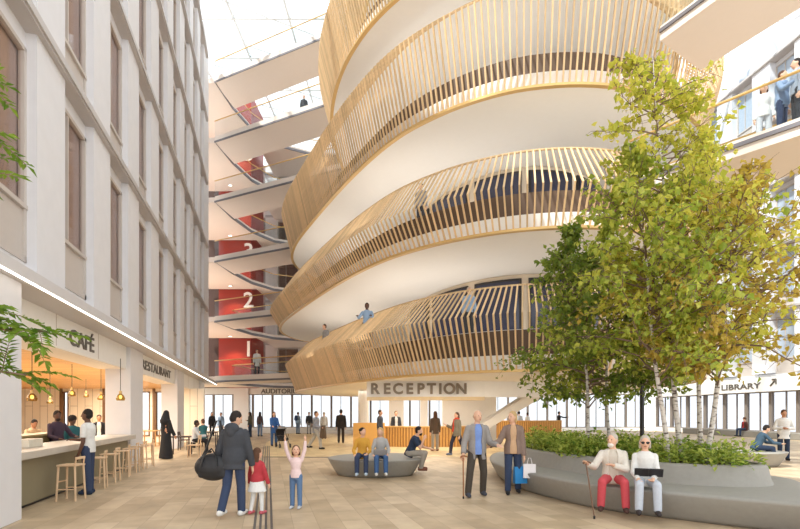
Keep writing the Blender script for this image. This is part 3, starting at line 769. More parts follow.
        B.cone(wr, pc + fd * .012 * S + side_ * .012 * S, .0145 * S, .012 * S, 8); B.cone(wr, pc + fd * .012 * S - side_ * .012 * S, .0145 * S, .012 * S, 8)
        if det >= 1:
            for j, ln in enumerate((.036, .042, .039, .03)):
                b0 = pc + fd * .016 * S + side_ * ((1.5 - j) * .0105 * S)
                b1 = b0 + (fd + inn * .25 + side_ * (1.5 - j) * .05).normalized() * ln * .55 * S; b2 = b1 + (fd + inn * .8).normalized() * ln * .45 * S
                B.cone(b0, b1, .0056 * S, .0052 * S, 6); B.cone(b1, b2, .0052 * S, .0046 * S, 6)
            t0 = wr + fd * .016 * S + side_ * .013 * S; t1 = t0 + (fd * .7 + side_ * .7 + inn * .3).normalized() * .026 * S; t2 = t1 + (fd + inn * .3).normalized() * .02 * S
            B.cone(t0, t1, .0068 * S, .006 * S, 6); B.cone(t1, t2, .006 * S, .005 * S, 6)
        else: B.ell(pc + fd * .03 * S, (.016 * S, .016 * S, .016 * S), None, 8)
    body = vox(B, 'person', SKIN[skin], None, vs, 1)
    body.location = pos; body.rotation_euler = (0, 0, rz); prop(body, label, 'person', group)
    bk = bulk
    def shell(pad, hem_, a0=0, a1=2 * math.pi, closed=True, fl=1.0):
        ss = [(t, w_, d_) for t, w_, d_ in secs if t <= .30 and t > hem_ + .02]
        base = secs[1]
        ss = [(hem_, base[1] * fl, base[2] * fl)] + ss
        return [sect(T(t), tx, tf, (w_ * bk + pad) * S, (d_ * bk + pad * 1.1) * S, 20, a0, a1, closed) for t, w_, d_ in ss]
    def sleeves(m, pad, short=False):
        for k in ('R', 'L'):
            s_, el, wr, fd = arms[k]
            m.ell(s_, ((.0275 + pad) * S,) * 3, None, 10)
            if short: m.cone(s_, s_.lerp(el, .72), (.029 + pad) * S, (.028 + pad) * S, 12, True, False)
            else: m.cone(s_, el, (.0275 + pad) * S, (.025 + pad) * S, 12); m.cone(el, el.lerp(wr, .97), (.025 + pad) * S, (.019 + pad) * S, 12, True, False)
    if top:
        m = MB(); m.rings(shell(.008, hem)); 
        if not jacket: sleeves(m, .005, sleeve == 'short')
        vox(m, 'shirt' if jacket or sleeve == 'short' else 'top', cloth(*top), body, max(vs, .011), 2)
    if jacket:
        m = MB()
        if style and collar:                                      # open front: a shell from one front edge round the back to the other
            a0, a1 = R(90 + 24), R(90 + 336)
            o_ = shell(.022, jhem, a0, a1, False, flare); i_ = shell(.004, jhem, a0, a1, False, flare)
            n_ = len(o_[0]); rr = [o + list(reversed(i)) for o, i in zip(o_, i_)]
            m.rings(rr)
        else: m.rings(shell(.018, jhem, fl=flare))
        sleeves(m, .011)
        jk = vox(m, 'jacket', cloth(*jacket), body, max(vs, .012), 2)
        if hood:
            m = MB(); m.ell(T(.285, -.06), (.072 * S, .045 * S, .05 * S), None, 12); m.ell(T(.245, -.075), (.045 * S, .03 * S, .05 * S), None, 12); vox(m, 'hood', cloth(*jacket), jk, .012, 2)
    if robe:
        m = MB(); ss = [sect(V((0, 0, z)) + V((pel.x, pel.y, 0)), rt, fw, w_ * S, d_ * S) for z, w_, d_ in ((.03, .15, .13), (.25 * S, .12, .105), (.48 * S, .1, .085))]
        m.rings(ss + shell(.02, .0)[1:]); sleeves(m, .014); vox(m, 'robe', cloth(*robe), body, max(vs, .014), 2)
    if skirt:
        m = MB(); c0 = V((pel.x, pel.y, 0)); z0 = dz
        m.rings([sect(c0 + V((0, 0, z0 - .16 * S)), rt, fw, .145 * S, .12 * S), sect(c0 + V((0, 0, z0 - .06 * S)), rt, fw, .115 * S, .095 * S), sect(c0 + V((0, 0, z0 + .03 * S)), rt, fw, .09 * S, .075 * S)])
        vox(m, 'skirt', cloth(*skirt), body, max(vs, .011), 2)
    if bottom:
        m = MB(); lo = secs[0]
        m.rings([sect(T(t), tx, tf, (w_ + .006) * S, (d_ + .006) * S) for t, w_, d_ in ((-.05, .06, .055), (-.01, .083, .068), (.035, .084, .067), (.06, .08, .062))])
        wd = 0 if legs == 'tights' else .006
        for k, sg in (('R', 1), ('L', -1)):
            hp, kn, an = legs_[k]
            m.cone(hp, kn, (.05 + wd * .5) * S, (.035 + wd) * S, 12)
            m.cone(kn, an + V((0, 0, -.004 * S)) if legs != 'tights' else an, (.035 + wd) * S, (.025 + wd * 1.8) * S, 12, True, False)
        vox(m, 'tights' if legs == 'tights' else 'trousers', cloth(*bottom), body, max(vs, .011), 2)
    for k, sg in (('R', 1), ('L', -1)):
        hp, kn, an = legs_[k]
        if shoes:
            m = MB(); sole = an.z - .04 * S
            for y0, y1, r_ in ((-.025, .03, .028), (.02, .085, .026)):
                m.cone(an + V((0, y0 * S, (-.04 + .026) * S)), an + V((sg * .004 * S, y1 * S, (-.04 + .022) * S)), r_ * S, r_ * .85 * S, 10)
            m.cone(an, an + V((0, 0, -.02 * S)), .025 * S, .027 * S, 10)
            for v in m.b.verts:
                if v.co.z < sole: v.co.z = sole
            vox(m, 'shoe', cloth(*shoes), body, max(vs, .01), 1)
    if hair:
        hm = cloth('hair_' + hair[0], hair[1]); m = MB()
        if style == 'fringe':                                      # a ring of hair round a bald crown
            m.ell(Hp(0, -.018, -.004), (.046 * hr, .042 * hr, .03 * hr), HM, 14)
        else:
            m.ell(Hp(0, -.011, .019), (.047 * hr, .052 * hr, .055 * hr), HM, 16)
            m.ell(Hp(0, -.02, -.005), (.046 * hr, .042 * hr, .045 * hr), HM, 14)
            if style == 'curly':
                m.ell(Hp(0, -.01, .03), (.066 * hr, .064 * hr, .06 * hr), HM, 14)
            if style == 'bob':
                for sg in (-1, 1): m.cone(Hp(sg * .04, -.012, .01), Hp(sg * .041, -.012, -.05), .014 * hr, .014 * hr)
                m.ell(Hp(0, -.03, -.03), (.044 * hr, .03 * hr, .045 * hr), HM, 12)
            if style == 'long':
                m.cone(Hp(0, -.03, 0), Hp(0, -.045, -.12), .045 * hr, .035 * hr, 12)
                for sg in (-1, 1): m.cone(Hp(sg * .038, -.015, .01), Hp(sg * .042, -.02, -.1), .015 * hr, .016 * hr)
            if style == 'bun': m.ell(Hp(0, -.07, .03), (.025 * hr,) * 3, None, 10)
            if style == 'veil':
                m.cone(Hp(0, -.01, .0), T(.24, -.02), .062 * hr, .1 * S, 12); m.ell(Hp(0, -.008, .015), (.056 * hr, .058 * hr, .066 * hr), HM, 14)
        vox(m, 'headscarf' if style == 'veil' else 'hair', hm, body, max(vs * .8, .008), 1)
    if beard:
        m = MB(); m.ell(Hp(0, .028, -.048), (.03 * hr, .03 * hr, .028 * hr), HM, 12); vox(m, 'beard', cloth(*beard), body, .008, 1)
    if det == 2:
        for sg in (-1, 1):
            MB().ell(Hp(sg * .018, .0465, .004), (.006 * hr, .004 * hr, .0045 * hr), HM, 8).build('eye', eye_m, body, smooth=True)
        MB().ell(Hp(0, .047, -.034), (.014 * hr, .005 * hr, .004 * hr), HM, 8).build('mouth', lip_m, body, smooth=True)
    if glasses:
        m = MB()
        for sg in (-1, 1): m.ell(Hp(sg * .02, .05, .004), (.017 * hr, .006 * hr, .013 * hr), HM, 10)
        m.tube([Hp(-.045, -.005, .006), Hp(-.036, .046, .008), Hp(.036, .046, .008), Hp(.045, -.005, .006)], .003 * hr, 6)
        m.build('sunglasses', blackm, body, smooth=True)
    if scarf:
        m = MB(); m.lathe([(.05 * S, -.03 * S), (.062 * S, 0), (.05 * S, .03 * S)], T(.3), 14); m.cone(T(.28, .06, .02), T(.04, .085, .03), .022 * S, .026 * S, 10); vox(m, 'scarf', cloth(*scarf), body, .012, 1)
    mw = Matrix.Translation(pos) @ Matrix.Rotation(rz, 4, 'Z')
    body_info = {'o': body, 'wr': {k: mw @ (arms[k][2] + arms[k][3] * .045 * S) for k in arms}, 'sh': {k: mw @ shd[k] for k in shd}, 'T': lambda t, f=0, x=0: mw @ T(t, f, x), 'pel': mw @ pel}
    BASE[body.name] = mw
    return body_info
W_ = ('white', (222, 220, 216)); BK = ('black', (30, 30, 34)); CH = ('charcoal', (62, 64, 70)); JN = ('denim', (50, 62, 90)); NV = ('navy', (38, 52, 76)); GY = ('grey', (150, 150, 152))
BR = ('brown', (92, 74, 60)); LG = ('light_grey', (196, 198, 202)); TE = ('teal', (40, 96, 104)); RD_ = ('red', (178, 54, 62)); BL = ('blue', (54, 98, 160)); SK = ('sky_blue', (150, 176, 206))
DH = ('dark', (36, 28, 24)); MH = ('brown', (88, 58, 40)); GH = ('grey', (186, 176, 164)); BH = ('blond', (196, 164, 116))
def stand(u, v): p = at(u, v); return (p.x, p.y, 0)
def inside_at(u, y, z=0): return (*far(u, y)[:2], z)
# --- near people
man = person('person seen from behind in a hooded charcoal jacket and jeans with a black bag', stand(234, 516), 82, 1.70, lean=.06, armR=((.2, .1, -1), (.12, .25, -1)), armL=((-.3, -.12, -1), (-.1, .25, -1)),
             legR=((.02, .12, -1), (.02, 0, -1)), legL=((-.02, -.12, -1), (-.02, -.5, -1)), head=(-.75, -.4), top=W_, jacket=CH, hood=True, jhem=-.09, bottom=JN, shoes=W_, hair=DH, det=2, bulk=1.08)
girl = person('small child in a red jacket, white skirt and tights beside the person in charcoal', stand(257, 514), 70, 1.09, armR=((.25, .2, -1), (.1, .4, -1)), armL=((-.3, .1, -1), (-.2, .2, -1)), legR=((.06, .1, -1), (.05, -.05, -1)), legL=((-.03, -.05, -1), (-.03, -.25, -1)),
              head=(-.4, -.1), child=True, fem=True, jacket=RD_, top=W_, jhem=-.03, skirt=W_, bottom=W_, legs='tights', shoes=('pink', (196, 96, 104)), hair=MH, style='long', det=2)
girl2 = person('child in a pale pink top and jeans with both arms thrown up', stand(296, 508.5), -96, 1.10, armR=((.42, .05, 1), (.1, .1, 1)), armL=((-.34, .05, 1), (-.1, .1, 1)), head=(.35, .25), child=True, fem=True, top=('pale_pink', (232, 206, 204)), hem=-.02,
               bottom=('light_denim', (92, 120, 156)), shoes=LG, hair=MH, style='bob', det=2)
old = person('older person in a grey blazer and blue shirt walking with a cane', stand(477, 496), -84, 1.74, armR=((.32, .12, -1), (.22, .62, -.8)), armL=((-.3, .05, -1), (-.25, .8, -.1)), legR=((.2, .3, -1), (.1, .0, -1)), legL=((-.1, .02, -1), (-.04, -.3, -1)),
             head=(.35, .0), top=('shirt_blue', (120, 148, 208)), jacket=('blazer', (150, 144, 140)), collar=True, jhem=-.10, bottom=('dark_olive', (72, 64, 56)), shoes=('slate', (66, 70, 82)), hair=GH, style='fringe', det=2)
wom = person('person in a brown cardigan and jeans carrying blue and white shopping bags', stand(513, 494), -98, 1.70, armR=((.5, .16, -1), (.7, .5, -.3)), armL=((-.16, .02, -1), (-.08, .1, -1)), legR=((.03, .16, -1), (.02, 0, -1)), legL=((-.03, -.08, -1), (-.03, -.3, -1)),
             head=(-.75, .0), fem=True, top=('apricot', (206, 168, 132)), jacket=('taupe', (140, 118, 106)), collar=True, jhem=-.05, bottom=('dark_denim', (48, 62, 90)), shoes=BK, hair=BH, style='bob', det=2)
sold = person('seated older person with a beard, cream cardigan and red trousers holding a cane', (3.52, 8.27, 0), -112, 1.62, seat=.455, lean=.05, armR=((.5, .55, -.85), (.35, .85, .25)), armL=((-.12, .55, -.85), (.8, .6, .3)),
              legR=((.2, 1, -.04), (.05, .0, -1)), legL=((-.2, 1, -.04), (-.05, .06, -1)), head=(-.5, .05), top=('cream', (206, 196, 182)), jacket=('cream_knit', (218, 210, 198)), collar=True, jhem=-.03, bottom=('coral', (196, 74, 82)), shoes=('mahogany', (72, 46, 40)), hair=GH, style='short', beard=('beard_white', (226, 218, 210)), det=2)
sw = person('seated older person in a white blouse and sunglasses with a dark book on the lap', (3.90, 7.96, 0), -112, 1.58, seat=.455, lean=-.02, armR=((.12, .3, -1), (-.25, 1, -.35)), armL=((-.12, .3, -1), (.35, 1, -.3)), legR=((.06, 1, -.03), (.03, .12, -1)), legL=((-.14, 1, -.03), (-.02, .12, -1)),
            head=(.0, -.1), fem=True, top=W_, hem=-.045, bottom=('pale_blue_grey', (188, 194, 204)), shoes=('dark_sandal', (52, 44, 44)), hair=GH, style='bob', glasses=True, det=2)
bar = person('person in a white tee and jeans standing at the cafe counter', stand(88, 494), 186, 1.74, armR=((.15, .35, -1), (-.1, 1, .05)), armL=((-.16, -.05, -1), (-.02, .35, -1)), legR=((.03, .02, -1), (.02, 0, -1)), legL=((-.05, -.08, -1), (-.02, -.06, -1)), skin='dark', top=W_, sleeve='short', bottom=JN, shoes=NV, hair=DH, det=2)
# --- on the middle bench
person('person in a mustard jumper and jeans seated on the boat shaped bench', (-.96, 12.78, 0), -88, 1.56, seat=.45, lean=.06, armR=((.35, .1, -1), (-.2, .9, -.4)), armL=((-.3, .25, -1), (.35, .9, -.3)), legR=((.1, 1, -.05), (0, .1, -1)), legL=((-.06, 1, -.05), (0, .14, -1)), head=(.7, .05), fem=True, top=('mustard', (214, 160, 62)), hem=-.05, bottom=JN, shoes=('pale_blue', (186, 204, 220)), hair=DH, style='bun')
person('person in a light grey jumper and jeans with a grey bag on the lap', (-.50, 12.80, 0), -86, 1.56, seat=.45, lean=.04, armR=((.3, .2, -1), (-.15, 1, -.4)), armL=((-.3, .2, -1), (.2, 1, -.35)), legR=((.08, 1, -.05), (0, .08, -1)), legL=((-.1, 1, -.05), (0, .16, -1)), head=(-.25, -.15), fem=True, top=('soft_grey', (176, 174, 172)), hem=-.05, bottom=('mid_denim', (64, 96, 140)), shoes=W_, hair=BH, style='long')
person('bearded person in a navy shirt leaning forward at the right end of the bench', (.25, 13.45, 0), -12, 1.68, seat=.45, lean=.42, armR=((.05, .6, -.9), (-.2, .35, 1)), armL=((-.1, .7, -.9), (.1, .9, -.2)), legR=((.06, 1, .02), (0, -.22, -1)), legL=((-.06, 1, .02), (0, -.32, -1)), head=(0, -.1), top=NV, sleeve='short', hem=-.05, bottom=('stone_grey', (160, 152, 140)), shoes=('tan_boot', (124, 76, 54)), hair=DH, beard=('beard_dark', (40, 30, 26)))
# --- cafe guests and staff
person('person with a short beard in a dark plum top standing behind the cafe counter', inside_at(57, 12.2), -20, 1.72, skin='dark', armR=((.3, .4, -1), (-.2, 1, -.2)), armL=((-.4, .4, -.9), (.3, 1, -.1)), head=(-.2, -.2), top=('plum', (66, 50, 66)), bottom=BK, shoes=BK, hair=DH, beard=('beard_dark', (30, 22, 20)))
person('person bowing over the far side of the cafe counter in a tan top', inside_at(31, 13.2), -30, 1.52, lean=.3, armR=((.3, .6, -.8), (-.4, .8, .2)), armL=((-.3, .6, -.8), (.4, .8, .2)), skin='mid', head=(0, -.5), top=('tan', (206, 176, 140)), bottom=BR, shoes=BK, hair=DH)
person('curly haired person in a teal top behind the cafe counter', inside_at(72, 13.1), -40, 1.58, fem=True, skin='dark', head=(.5, -.1), top=TE, bottom=BK, shoes=BK, hair=DH, style='curly')
person('guest in a dark jacket and white shirt deep inside the cafe', inside_at(99, 17.6), -60, 1.60, head=(.1, -.1), skin='mid', top=W_, jacket=BK, collar=True, bottom=BK, shoes=BK, hair=DH)
person('person in a long black robe and headscarf with a grey backpack strap', stand(166, 459), 60, 1.74, fem=True, skin='mid', robe=BK, shoes=LG, hair=BK, style='veil', armR=((.2, .2, -1), (.1, .5, -1)))
person('seated person in a pale grey top with black hair at the dark tables', (*at(194.5, 455.5)[:2], 0), 20, 1.70, seat=.47, lean=.1, top=LG, bottom=BK, shoes=BK, hair=DH, skin='dark', head=(0, -.1), armR=((.2, .5, -1), (-.1, 1, 0)), armL=((-.2, .5, -1), (.1, 1, 0)))
person('seated person in a teal jumper facing the dark cafe tables', (*at(203.5, 450)[:2], 0), 150, 1.72, seat=.47, lean=.05, top=TE, bottom=BK, shoes=BK, hair=MH, armR=((.2, .5, -1), (-.1, 1, 0)), armL=((-.2, .5, -1), (.1, 1, 0)))
# --- crossing the hall
person('person in a black jacket by the far windows, just left of the charcoal hood', stand(212, 436), -60, 1.72, top=W_, jacket=BK, bottom=BK, shoes=BK, hair=MH, style='long', fem=True, det=0)
person('person in a blue-grey jacket by the far windows, partly behind the charcoal hood', stand(221, 437), -110, 1.70, top=W_, jacket=('slate_blue', (110, 124, 140)), bottom=CH, shoes=BK, hair=MH, det=0)
person('person in dark olive clothes standing side on near the auditorium windows', stand(250, 437), 170, 1.74, top=('olive', (74, 74, 62)), bottom=NV, shoes=BK, hair=DH, style='long', fem=True, det=0, armR=((.2, .3, -1), (0, 1, .2)))
person('person with a dark rucksack and jeans near the auditorium windows', stand(260, 436.5), 80, 1.74, top=('maroon_grey', (80, 66, 68)), bottom=('faded_denim', (110, 132, 160)), shoes=BK, hair=DH, style='long', fem=True, det=0)
blue = person('person in a long blue coat pushing a black stroller', stand(274, 446), -60, 1.72, fem=True, top=BL, hem=-.06, jacket=BL, jhem=-.16, bottom=('mid_denim', (64, 96, 140)), shoes=BK, hair=MH, style='long', det=1, armR=((.1, .5, -1), (0, 1, -.3)), armL=((-.1, .5, -1), (0, 1, -.3)))
bpk = person('person in a pale blue top with a navy backpack facing the auditorium', stand(298, 434), 60, 1.74, top=SK, bottom=('faded_denim', (110, 132, 160)), shoes=BK, hair=MH, det=0)
person('slim person in dark grey by the far windows between two others', stand(309, 434), -70, 1.74, top=CH, bottom=GY, shoes=BK, hair=DH, det=0)
grey = person('person in a grey jacket striding right with a brown coat over the arm', stand(316, 449), -10, 1.80, top=W_, jacket=('mid_grey', (140, 142, 150)), jhem=-.09, bottom=('pale_khaki', (176, 170, 160)), shoes=BK, hair=MH, det=1, legR=((0, .55, -1), (0, .1, -1)), legL=((0, -.35, -1), (0, -.7, -1)), armR=((.15, .2, -1), (0, 1, -.2)))
person('person in white and grey half hidden behind the striding grey jacket', stand(324, 438), 90, 1.72, top=LG, bottom=GY, shoes=BK, hair=GH, det=0)
person('person in black seen from behind, walking away from the boat shaped bench', stand(341, 443), 92, 1.86, top=BK, jacket=('soft_black', (42, 38, 38)), jhem=-.08, bottom=('dark_brown', (58, 48, 44)), shoes=BK, hair=DH, det=1, legR=((.03, .1, -1), (.0, -.05, -1)), legL=((-.03, -.1, -1), (0, -.3, -1)))
person('person in a dark grey top standing behind the seated pair at the bench', stand(380, 449.5), -20, 1.80, top=('slate', (72, 72, 80)), bottom=LG, shoes=BK, hair=MH, det=1)
person('receptionist in a dark vest and white shirt behind the slatted desk', inside_at(396, 25.6), -80, 1.76, top=W_, jacket=CH, collar=True, bottom=BK, shoes=BK, hair=MH, det=1)
person('person in a brown jacket and grey trousers in front of the reception desk', stand(435, 451), 110, 1.74, fem=True, top=BR, jacket=BR, jhem=-.1, bottom=('stone_grey', (160, 152, 140)), shoes=('tan_boot', (124, 76, 54)), hair=MH, style='long', det=1, lean=-.06)
person('person with a red scarf striding left behind the walking couple', stand(457, 455), -150, 1.74, fem=True, top=('sage', (128, 120, 102)), jacket=('sage', (128, 120, 102)), jhem=-.08, bottom=('deep_navy', (40, 42, 58)), shoes=('grey_blue', (112, 120, 140)), hair=MH, style='long', scarf=('scarf_red', (200, 66, 44)), det=1, legR=((0, .5, -1), (0, .15, -1)), legL=((0, -.35, -1), (0, -.8, -1)), armR=((.5, .1, -1), (.2, .6, .3)))
person('person in a long tan coat behind the shoulder of the cardigan wearer', stand(493, 438), 95, 1.80, top=BR, jacket=('tan_coat', (150, 124, 98)), jhem=-.2, bottom=BR, shoes=BK, hair=DH, det=0)
person('person in pale blue and white behind the cardigan wearer', stand(519, 437), 70, 1.78, top=('ice', (196, 208, 222)), bottom=LG, shoes=BK, hair=DH, det=0)
person('person all in white walking past the small slatted counter', stand(527.5, 434.5), 120, 1.70, fem=True, top=W_, bottom=W_, shoes=W_, hair=DH, det=0, skin='mid')
person('person in black with an outstretched arm beyond the planting', stand(559, 435), 0, 1.78, top=BK, bottom=BK, shoes=BK, hair=DH, det=0, armR=((.2, 1, -.3), (0, 1, .1)))
# --- right side
person('person in red and dark clothes seated on the bench under the library windows', (23.85, 34.6, 0), 185, 1.74, seat=.42, top=RD_, jacket=('dark_rust', (84, 46, 42)), collar=True, bottom=NV, shoes=BK, hair=MH, style='curly', det=0)
person('person in a blue-grey shirt bending forward on the right boat shaped bench', (11.2, 15.75, 0), -10, 1.70, seat=.45, lean=.5, head=(0, -.4), top=('dusty_blue', (64, 88, 108)), bottom=NV, shoes=BK, hair=DH, armR=((.15, .7, -.8), (-.2, .8, -.1)), armL=((-.15, .7, -.8), (.2, .8, -.1)))
person('person in a loose white shirt and dark jeans standing with folded arms on the right', (13.35, 17.4, 0), -112, 1.78, top=W_, hem=-.11, bottom=NV, shoes=BK, hair=MH, skin='mid', armR=((.35, .1, -1), (-.8, .6, .1)), armL=((-.35, .1, -1), (.8, .6, .0)), head=(.1, -.25), bulk=1.15)
# --- upstairs
person('person in a white coat standing on the first floor footbridge', inside_at(257, 34.9, 4.3), -60, 1.80, top=W_, jacket=W_, jhem=-.2, bottom=CH, shoes=BK, hair=DH, det=0)
person('tiny dark figure on the fifth footbridge', inside_at(304, 34.0, 21.5), -80, 1.76, top=CH, bottom=BK, shoes=BK, hair=DH, det=0)
person('tiny figure in pink on the topmost footbridge', inside_at(261, 36.4, 25.8), -80, 1.74, top=('rose', (206, 120, 128)), bottom=GY, shoes=BK, hair=MH, det=0)
person('person in a pale blue shirt leaning at the rail of the lowest balcony', inside_at(367, 20.4, 4.31), -100, 1.84, top=SK, bottom=CH, shoes=BK, hair=DH, det=1, armR=((.4, .5, -.8), (-.1, 1, .1)), armL=((-.4, .5, -.8), (.1, 1, .1)), skin='dark')
person('person in grey leaning over the rail at the left of the lowest balcony', inside_at(328, 25.0, 4.31), -140, 1.80, lean=.3, top=GY, bottom=CH, shoes=BK, hair=MH, det=0)
person('distant person in sky blue behind the lowest balcony rail above the sign', inside_at(469, 17.6, 4.31), -80, 1.78, top=SK, bottom=CH, shoes=BK, hair=GH, det=0)
person('person in grey behind the slats of the second balcony', inside_at(421, 19.0, 8.61), -120, 1.78, top=GY, bottom=CH, shoes=BK, hair=DH, det=0)
person('person in a white top on the right footbridge behind its glass', inside_at(764, 13.2, 8.6), -120, 1.74, fem=True, top=W_, bottom=LG, shoes=BK, hair=MH, style='bob', det=1)
person('person in a denim jacket on the right footbridge by the handrail', inside_at(782, 12.7, 8.6), -60, 1.74, top=W_, jacket=('pale_denim', (136, 156, 186)), bottom=JN, shoes=BK, hair=MH, det=1, armR=((.4, .4, -.8), (-.2, 1, .3)))
person('dark haired person at the photo edge on the right footbridge', inside_at(797, 12.3, 8.6), 160, 1.78, top=('mist', (170, 180, 196)), bottom=CH, shoes=BK, hair=DH, det=1)
bake()
# --- things people hold
def cane(label, a, b, mat):
    a, b = V(a), V(b); r = thing('walking_cane', label, 'cane', b)
    d = (a - b); MB().tube([(0, 0, .03), d], [.011, .013], 8).build('shaft', mat, r)
    h = MB(); h.tube([d + V((-.05, 0, .0)), d + V((-.02, 0, .03)), d + V((.03, 0, .03)), d + V((.08, 0, .01))], .015, 8); h.build('handle', mat, r)
    MB().lathe([(.016, 0), (.018, .04), (.012, .05)], n=10).build('rubber_tip', blackm, r)
cane_m = M('cane_wood', (150, 96, 52), .45, var=.15)
p = old['wr']['R']; q = at(461.5, 494); cane('brown walking cane in the hand of the walking person in a blazer', p + V((0, -.02, 0)), (p.x + .0, min(p.y - .05, q.y), 0), cane_m)
p = sold['wr']['R']; cane('brown walking cane held by the seated person in red trousers', p + V((0, -.01, -.01)), (p.x + .05, p.y - .22, 0), M('cane_dark', (112, 82, 60), .5))
# duffel
s = man['T'](.02, .02, -.19)
r = thing('duffel_bag', 'bulging black duffel bag hanging behind the person in charcoal', 'bag', s + V((-.02, -.06, -.16)), R(84))
m = MB(); m.ell((0, 0, 0), (.14, .31, .22), None, 18); m.box((0, -.02, -.08), (.2, .48, .18), 0, .04); o = vox(m, 'body', M('nylon_black', (34, 34, 38), .5, var=.2), r, .012, 3)
MB().tube([(.07, -.26, .06), (.11, -.12, .32), (.2, -.02, .74), (.22, .05, .74), (.1, .16, .3), (.07, .27, .06)], .017, 6).build('strap', blackm, r)
m = MB(); m.tube([(0, -.30, .05), (0, -.2, .17), (0, 0, .222), (0, .2, .17), (0, .30, .05)], .008, 6); m.build('zip', M('zip_grey', (120, 120, 124), .4), r)
m = MB(); m.tube([(-.13, -.14, .02), (-.1, -.1, .2), (-.05, 0, .3), (-.1, .1, .2), (-.13, .14, .02)], .014, 6); m.build('handle', blackm, r)
def paper_bag(label, p, mat, w_, h_, d_, rz):
    r = thing('shopping_bag', label, 'bag', p, rz)
    m = MB(); z0, z1 = -h_ - .14, -.14
    lo = [(-w_ / 2, -d_ / 2), (w_ / 2, -d_ / 2), (w_ / 2, d_ / 2), (-w_ / 2, d_ / 2)]
    m.rings([[V((x, y, z0)) for x, y in lo], [V((x, y * .55, z1)) for x, y in lo], [V((x * .97, y * .48, z1)) for x, y in lo], [V((x * .97, y * .9, z0 + .01)) for x, y in lo]]); m.build('body', mat, r)
    for sy in (-1, 1): MB().tube([(-w_ * .2, sy * d_ * .25, z1), (-w_ * .1, sy * .01, -.02), (w_ * .1, sy * .01, -.02), (w_ * .2, sy * d_ * .25, z1)], .005, 6).build('handle', mat, r)
p = wom['wr']['L']
paper_bag('blue paper shopping bag held by the person in the brown cardigan', p + V((-.07, .06, 0)), M('paper_blue', (38, 132, 196), .5), .26, .34, .12, R(12))
paper_bag('white paper shopping bag held beside the blue one', p + V((.10, -.03, .06)), M('paper_white', (236, 230, 230), .5), .24, .28, .11, R(-18))
# book, bag on the lap
p = sw['T'](.06, .17, -.02)
r = thing('book', 'dark open book on the lap of the seated person in white', 'book', p + V((0, 0, .05)), R(-112) - R(90)); r.rotation_euler.x = R(55)
m = MB()
for s_ in (-1, 1): m.box((s_ * .1, 0, .015), (.2, .15, .018), 0, .004)
m.build('cover', BKM := M('book_cover', (34, 32, 36), .5), r); MB().box((0, .0, .034), (.36, .13, .014), 0, .003).build('pages', M('book_pages', (58, 54, 52), .7), r)
o = MB().box((0, 0, .08), (.34, .12, .16), 0, .03).build('lap_bag', M('felt_grey', (132, 128, 126), .9)); o.location = (-.49, 12.50, .58); prop(o, 'small grey bag resting on the knees of the person in light grey', 'bag')
# backpack
p = bpk['T'](.18, -.13)
r = thing('backpack', 'navy backpack worn by the person in pale blue by the auditorium', 'bag', p, R(60 - 90)); m = MB(); m.ell((0, 0, 0), (.15, .1, .23), None, 14); m.box((0, -.06, -.08), (.22, .08, .18), 0, .02); m.build('body', M('backpack_navy', (40, 66, 110), .7), r, smooth=True)
for s_ in (-1, 1): MB().tube([(s_ * .1, .05, .16), (s_ * .11, .2, .18), (s_ * .11, .27, .02), (s_ * .11, .1, -.16)], .018, 6).build('strap', blackm, r)
# coat over the arm
p = grey['wr']['R']
m = MB()
for i, (x, z) in enumerate(((-.10, 0), (-.03, -.04), (.04, .0), (.1, -.03))): m.cone(p + V((x * .6, .02 * (i % 2), .05)), p + V((x, .04 * (i % 2), -.42 + z)), .045, .06, 10)
PEND.clear(); o = vox(m, 'folded_coat', cloth('umber', (96, 76, 58)), None, .018, 2); prop(o, 'brown coat draped over the arm of the striding person', 'coat')
# stroller
q = blue['T'](-.1, .62); q = V((q.x + .12, q.y - .06, 0))
r = thing('stroller', 'black stroller with a folded hood pushed by the person in the blue coat', 'stroller', q, R(-60) - R(90))
st_m = M('stroller_fabric', (36, 34, 38), .8)
for sx in (-1, 1):
    MB().tube([(sx * .24, -.46, .98), (sx * .24, -.2, .55), (sx * .22, .38, .14)], .014, 6).build('frame_tube', darkm, r)
    MB().tube([(sx * .24, -.25, .12), (sx * .22, .05, .42), (sx * .2, .3, .62)], .014, 6).build('frame_tube', darkm, r)
    for y, rad in ((-.25, .12), (.38, .1)):
        w_ = MB(); w_.tube([(sx * .25 + .02, y, rad), (sx * .25 - .02, y, rad)], rad, 18); w_.build('wheel', blackm, r)
MB().tube([(-.24, -.46, .98), (.24, -.46, .98)], .018, 8).build('handle', blackm, r)
m = MB(); m.rings([[V((x, -.3, .55)) for x in (-.2, 0, .2)] + [V((x, -.26, .45)) for x in (.2, 0, -.2)], [V((x, .0, .36)) for x in (-.21, 0, .21)] + [V((x, .0, .30)) for x in (.21, 0, -.21)], [V((x, .3, .46)) for x in (-.2, 0, .2)] + [V((x, .3, .38)) for x in (.2, 0, -.2)]]); m.build('seat', st_m, r, recalc=True)
m = MB(); rr = []
for a in range(0, 100, 14):
    c_, s_ = math.cos(R(a)), math.sin(R(a)); rr.append([V((x, -.2 + (-.32 * c_ + .08) , .55 + .36 * s_)) * 1 for x in (-.22, -.11, 0, .11, .22)] + [V((x, -.2 + (-.28 * c_ + .08), .55 + .32 * s_)) for x in (.2, .1, 0, -.1, -.2)])
m.rings(rr); m.build('hood', st_m, r, recalc=True)
bake()
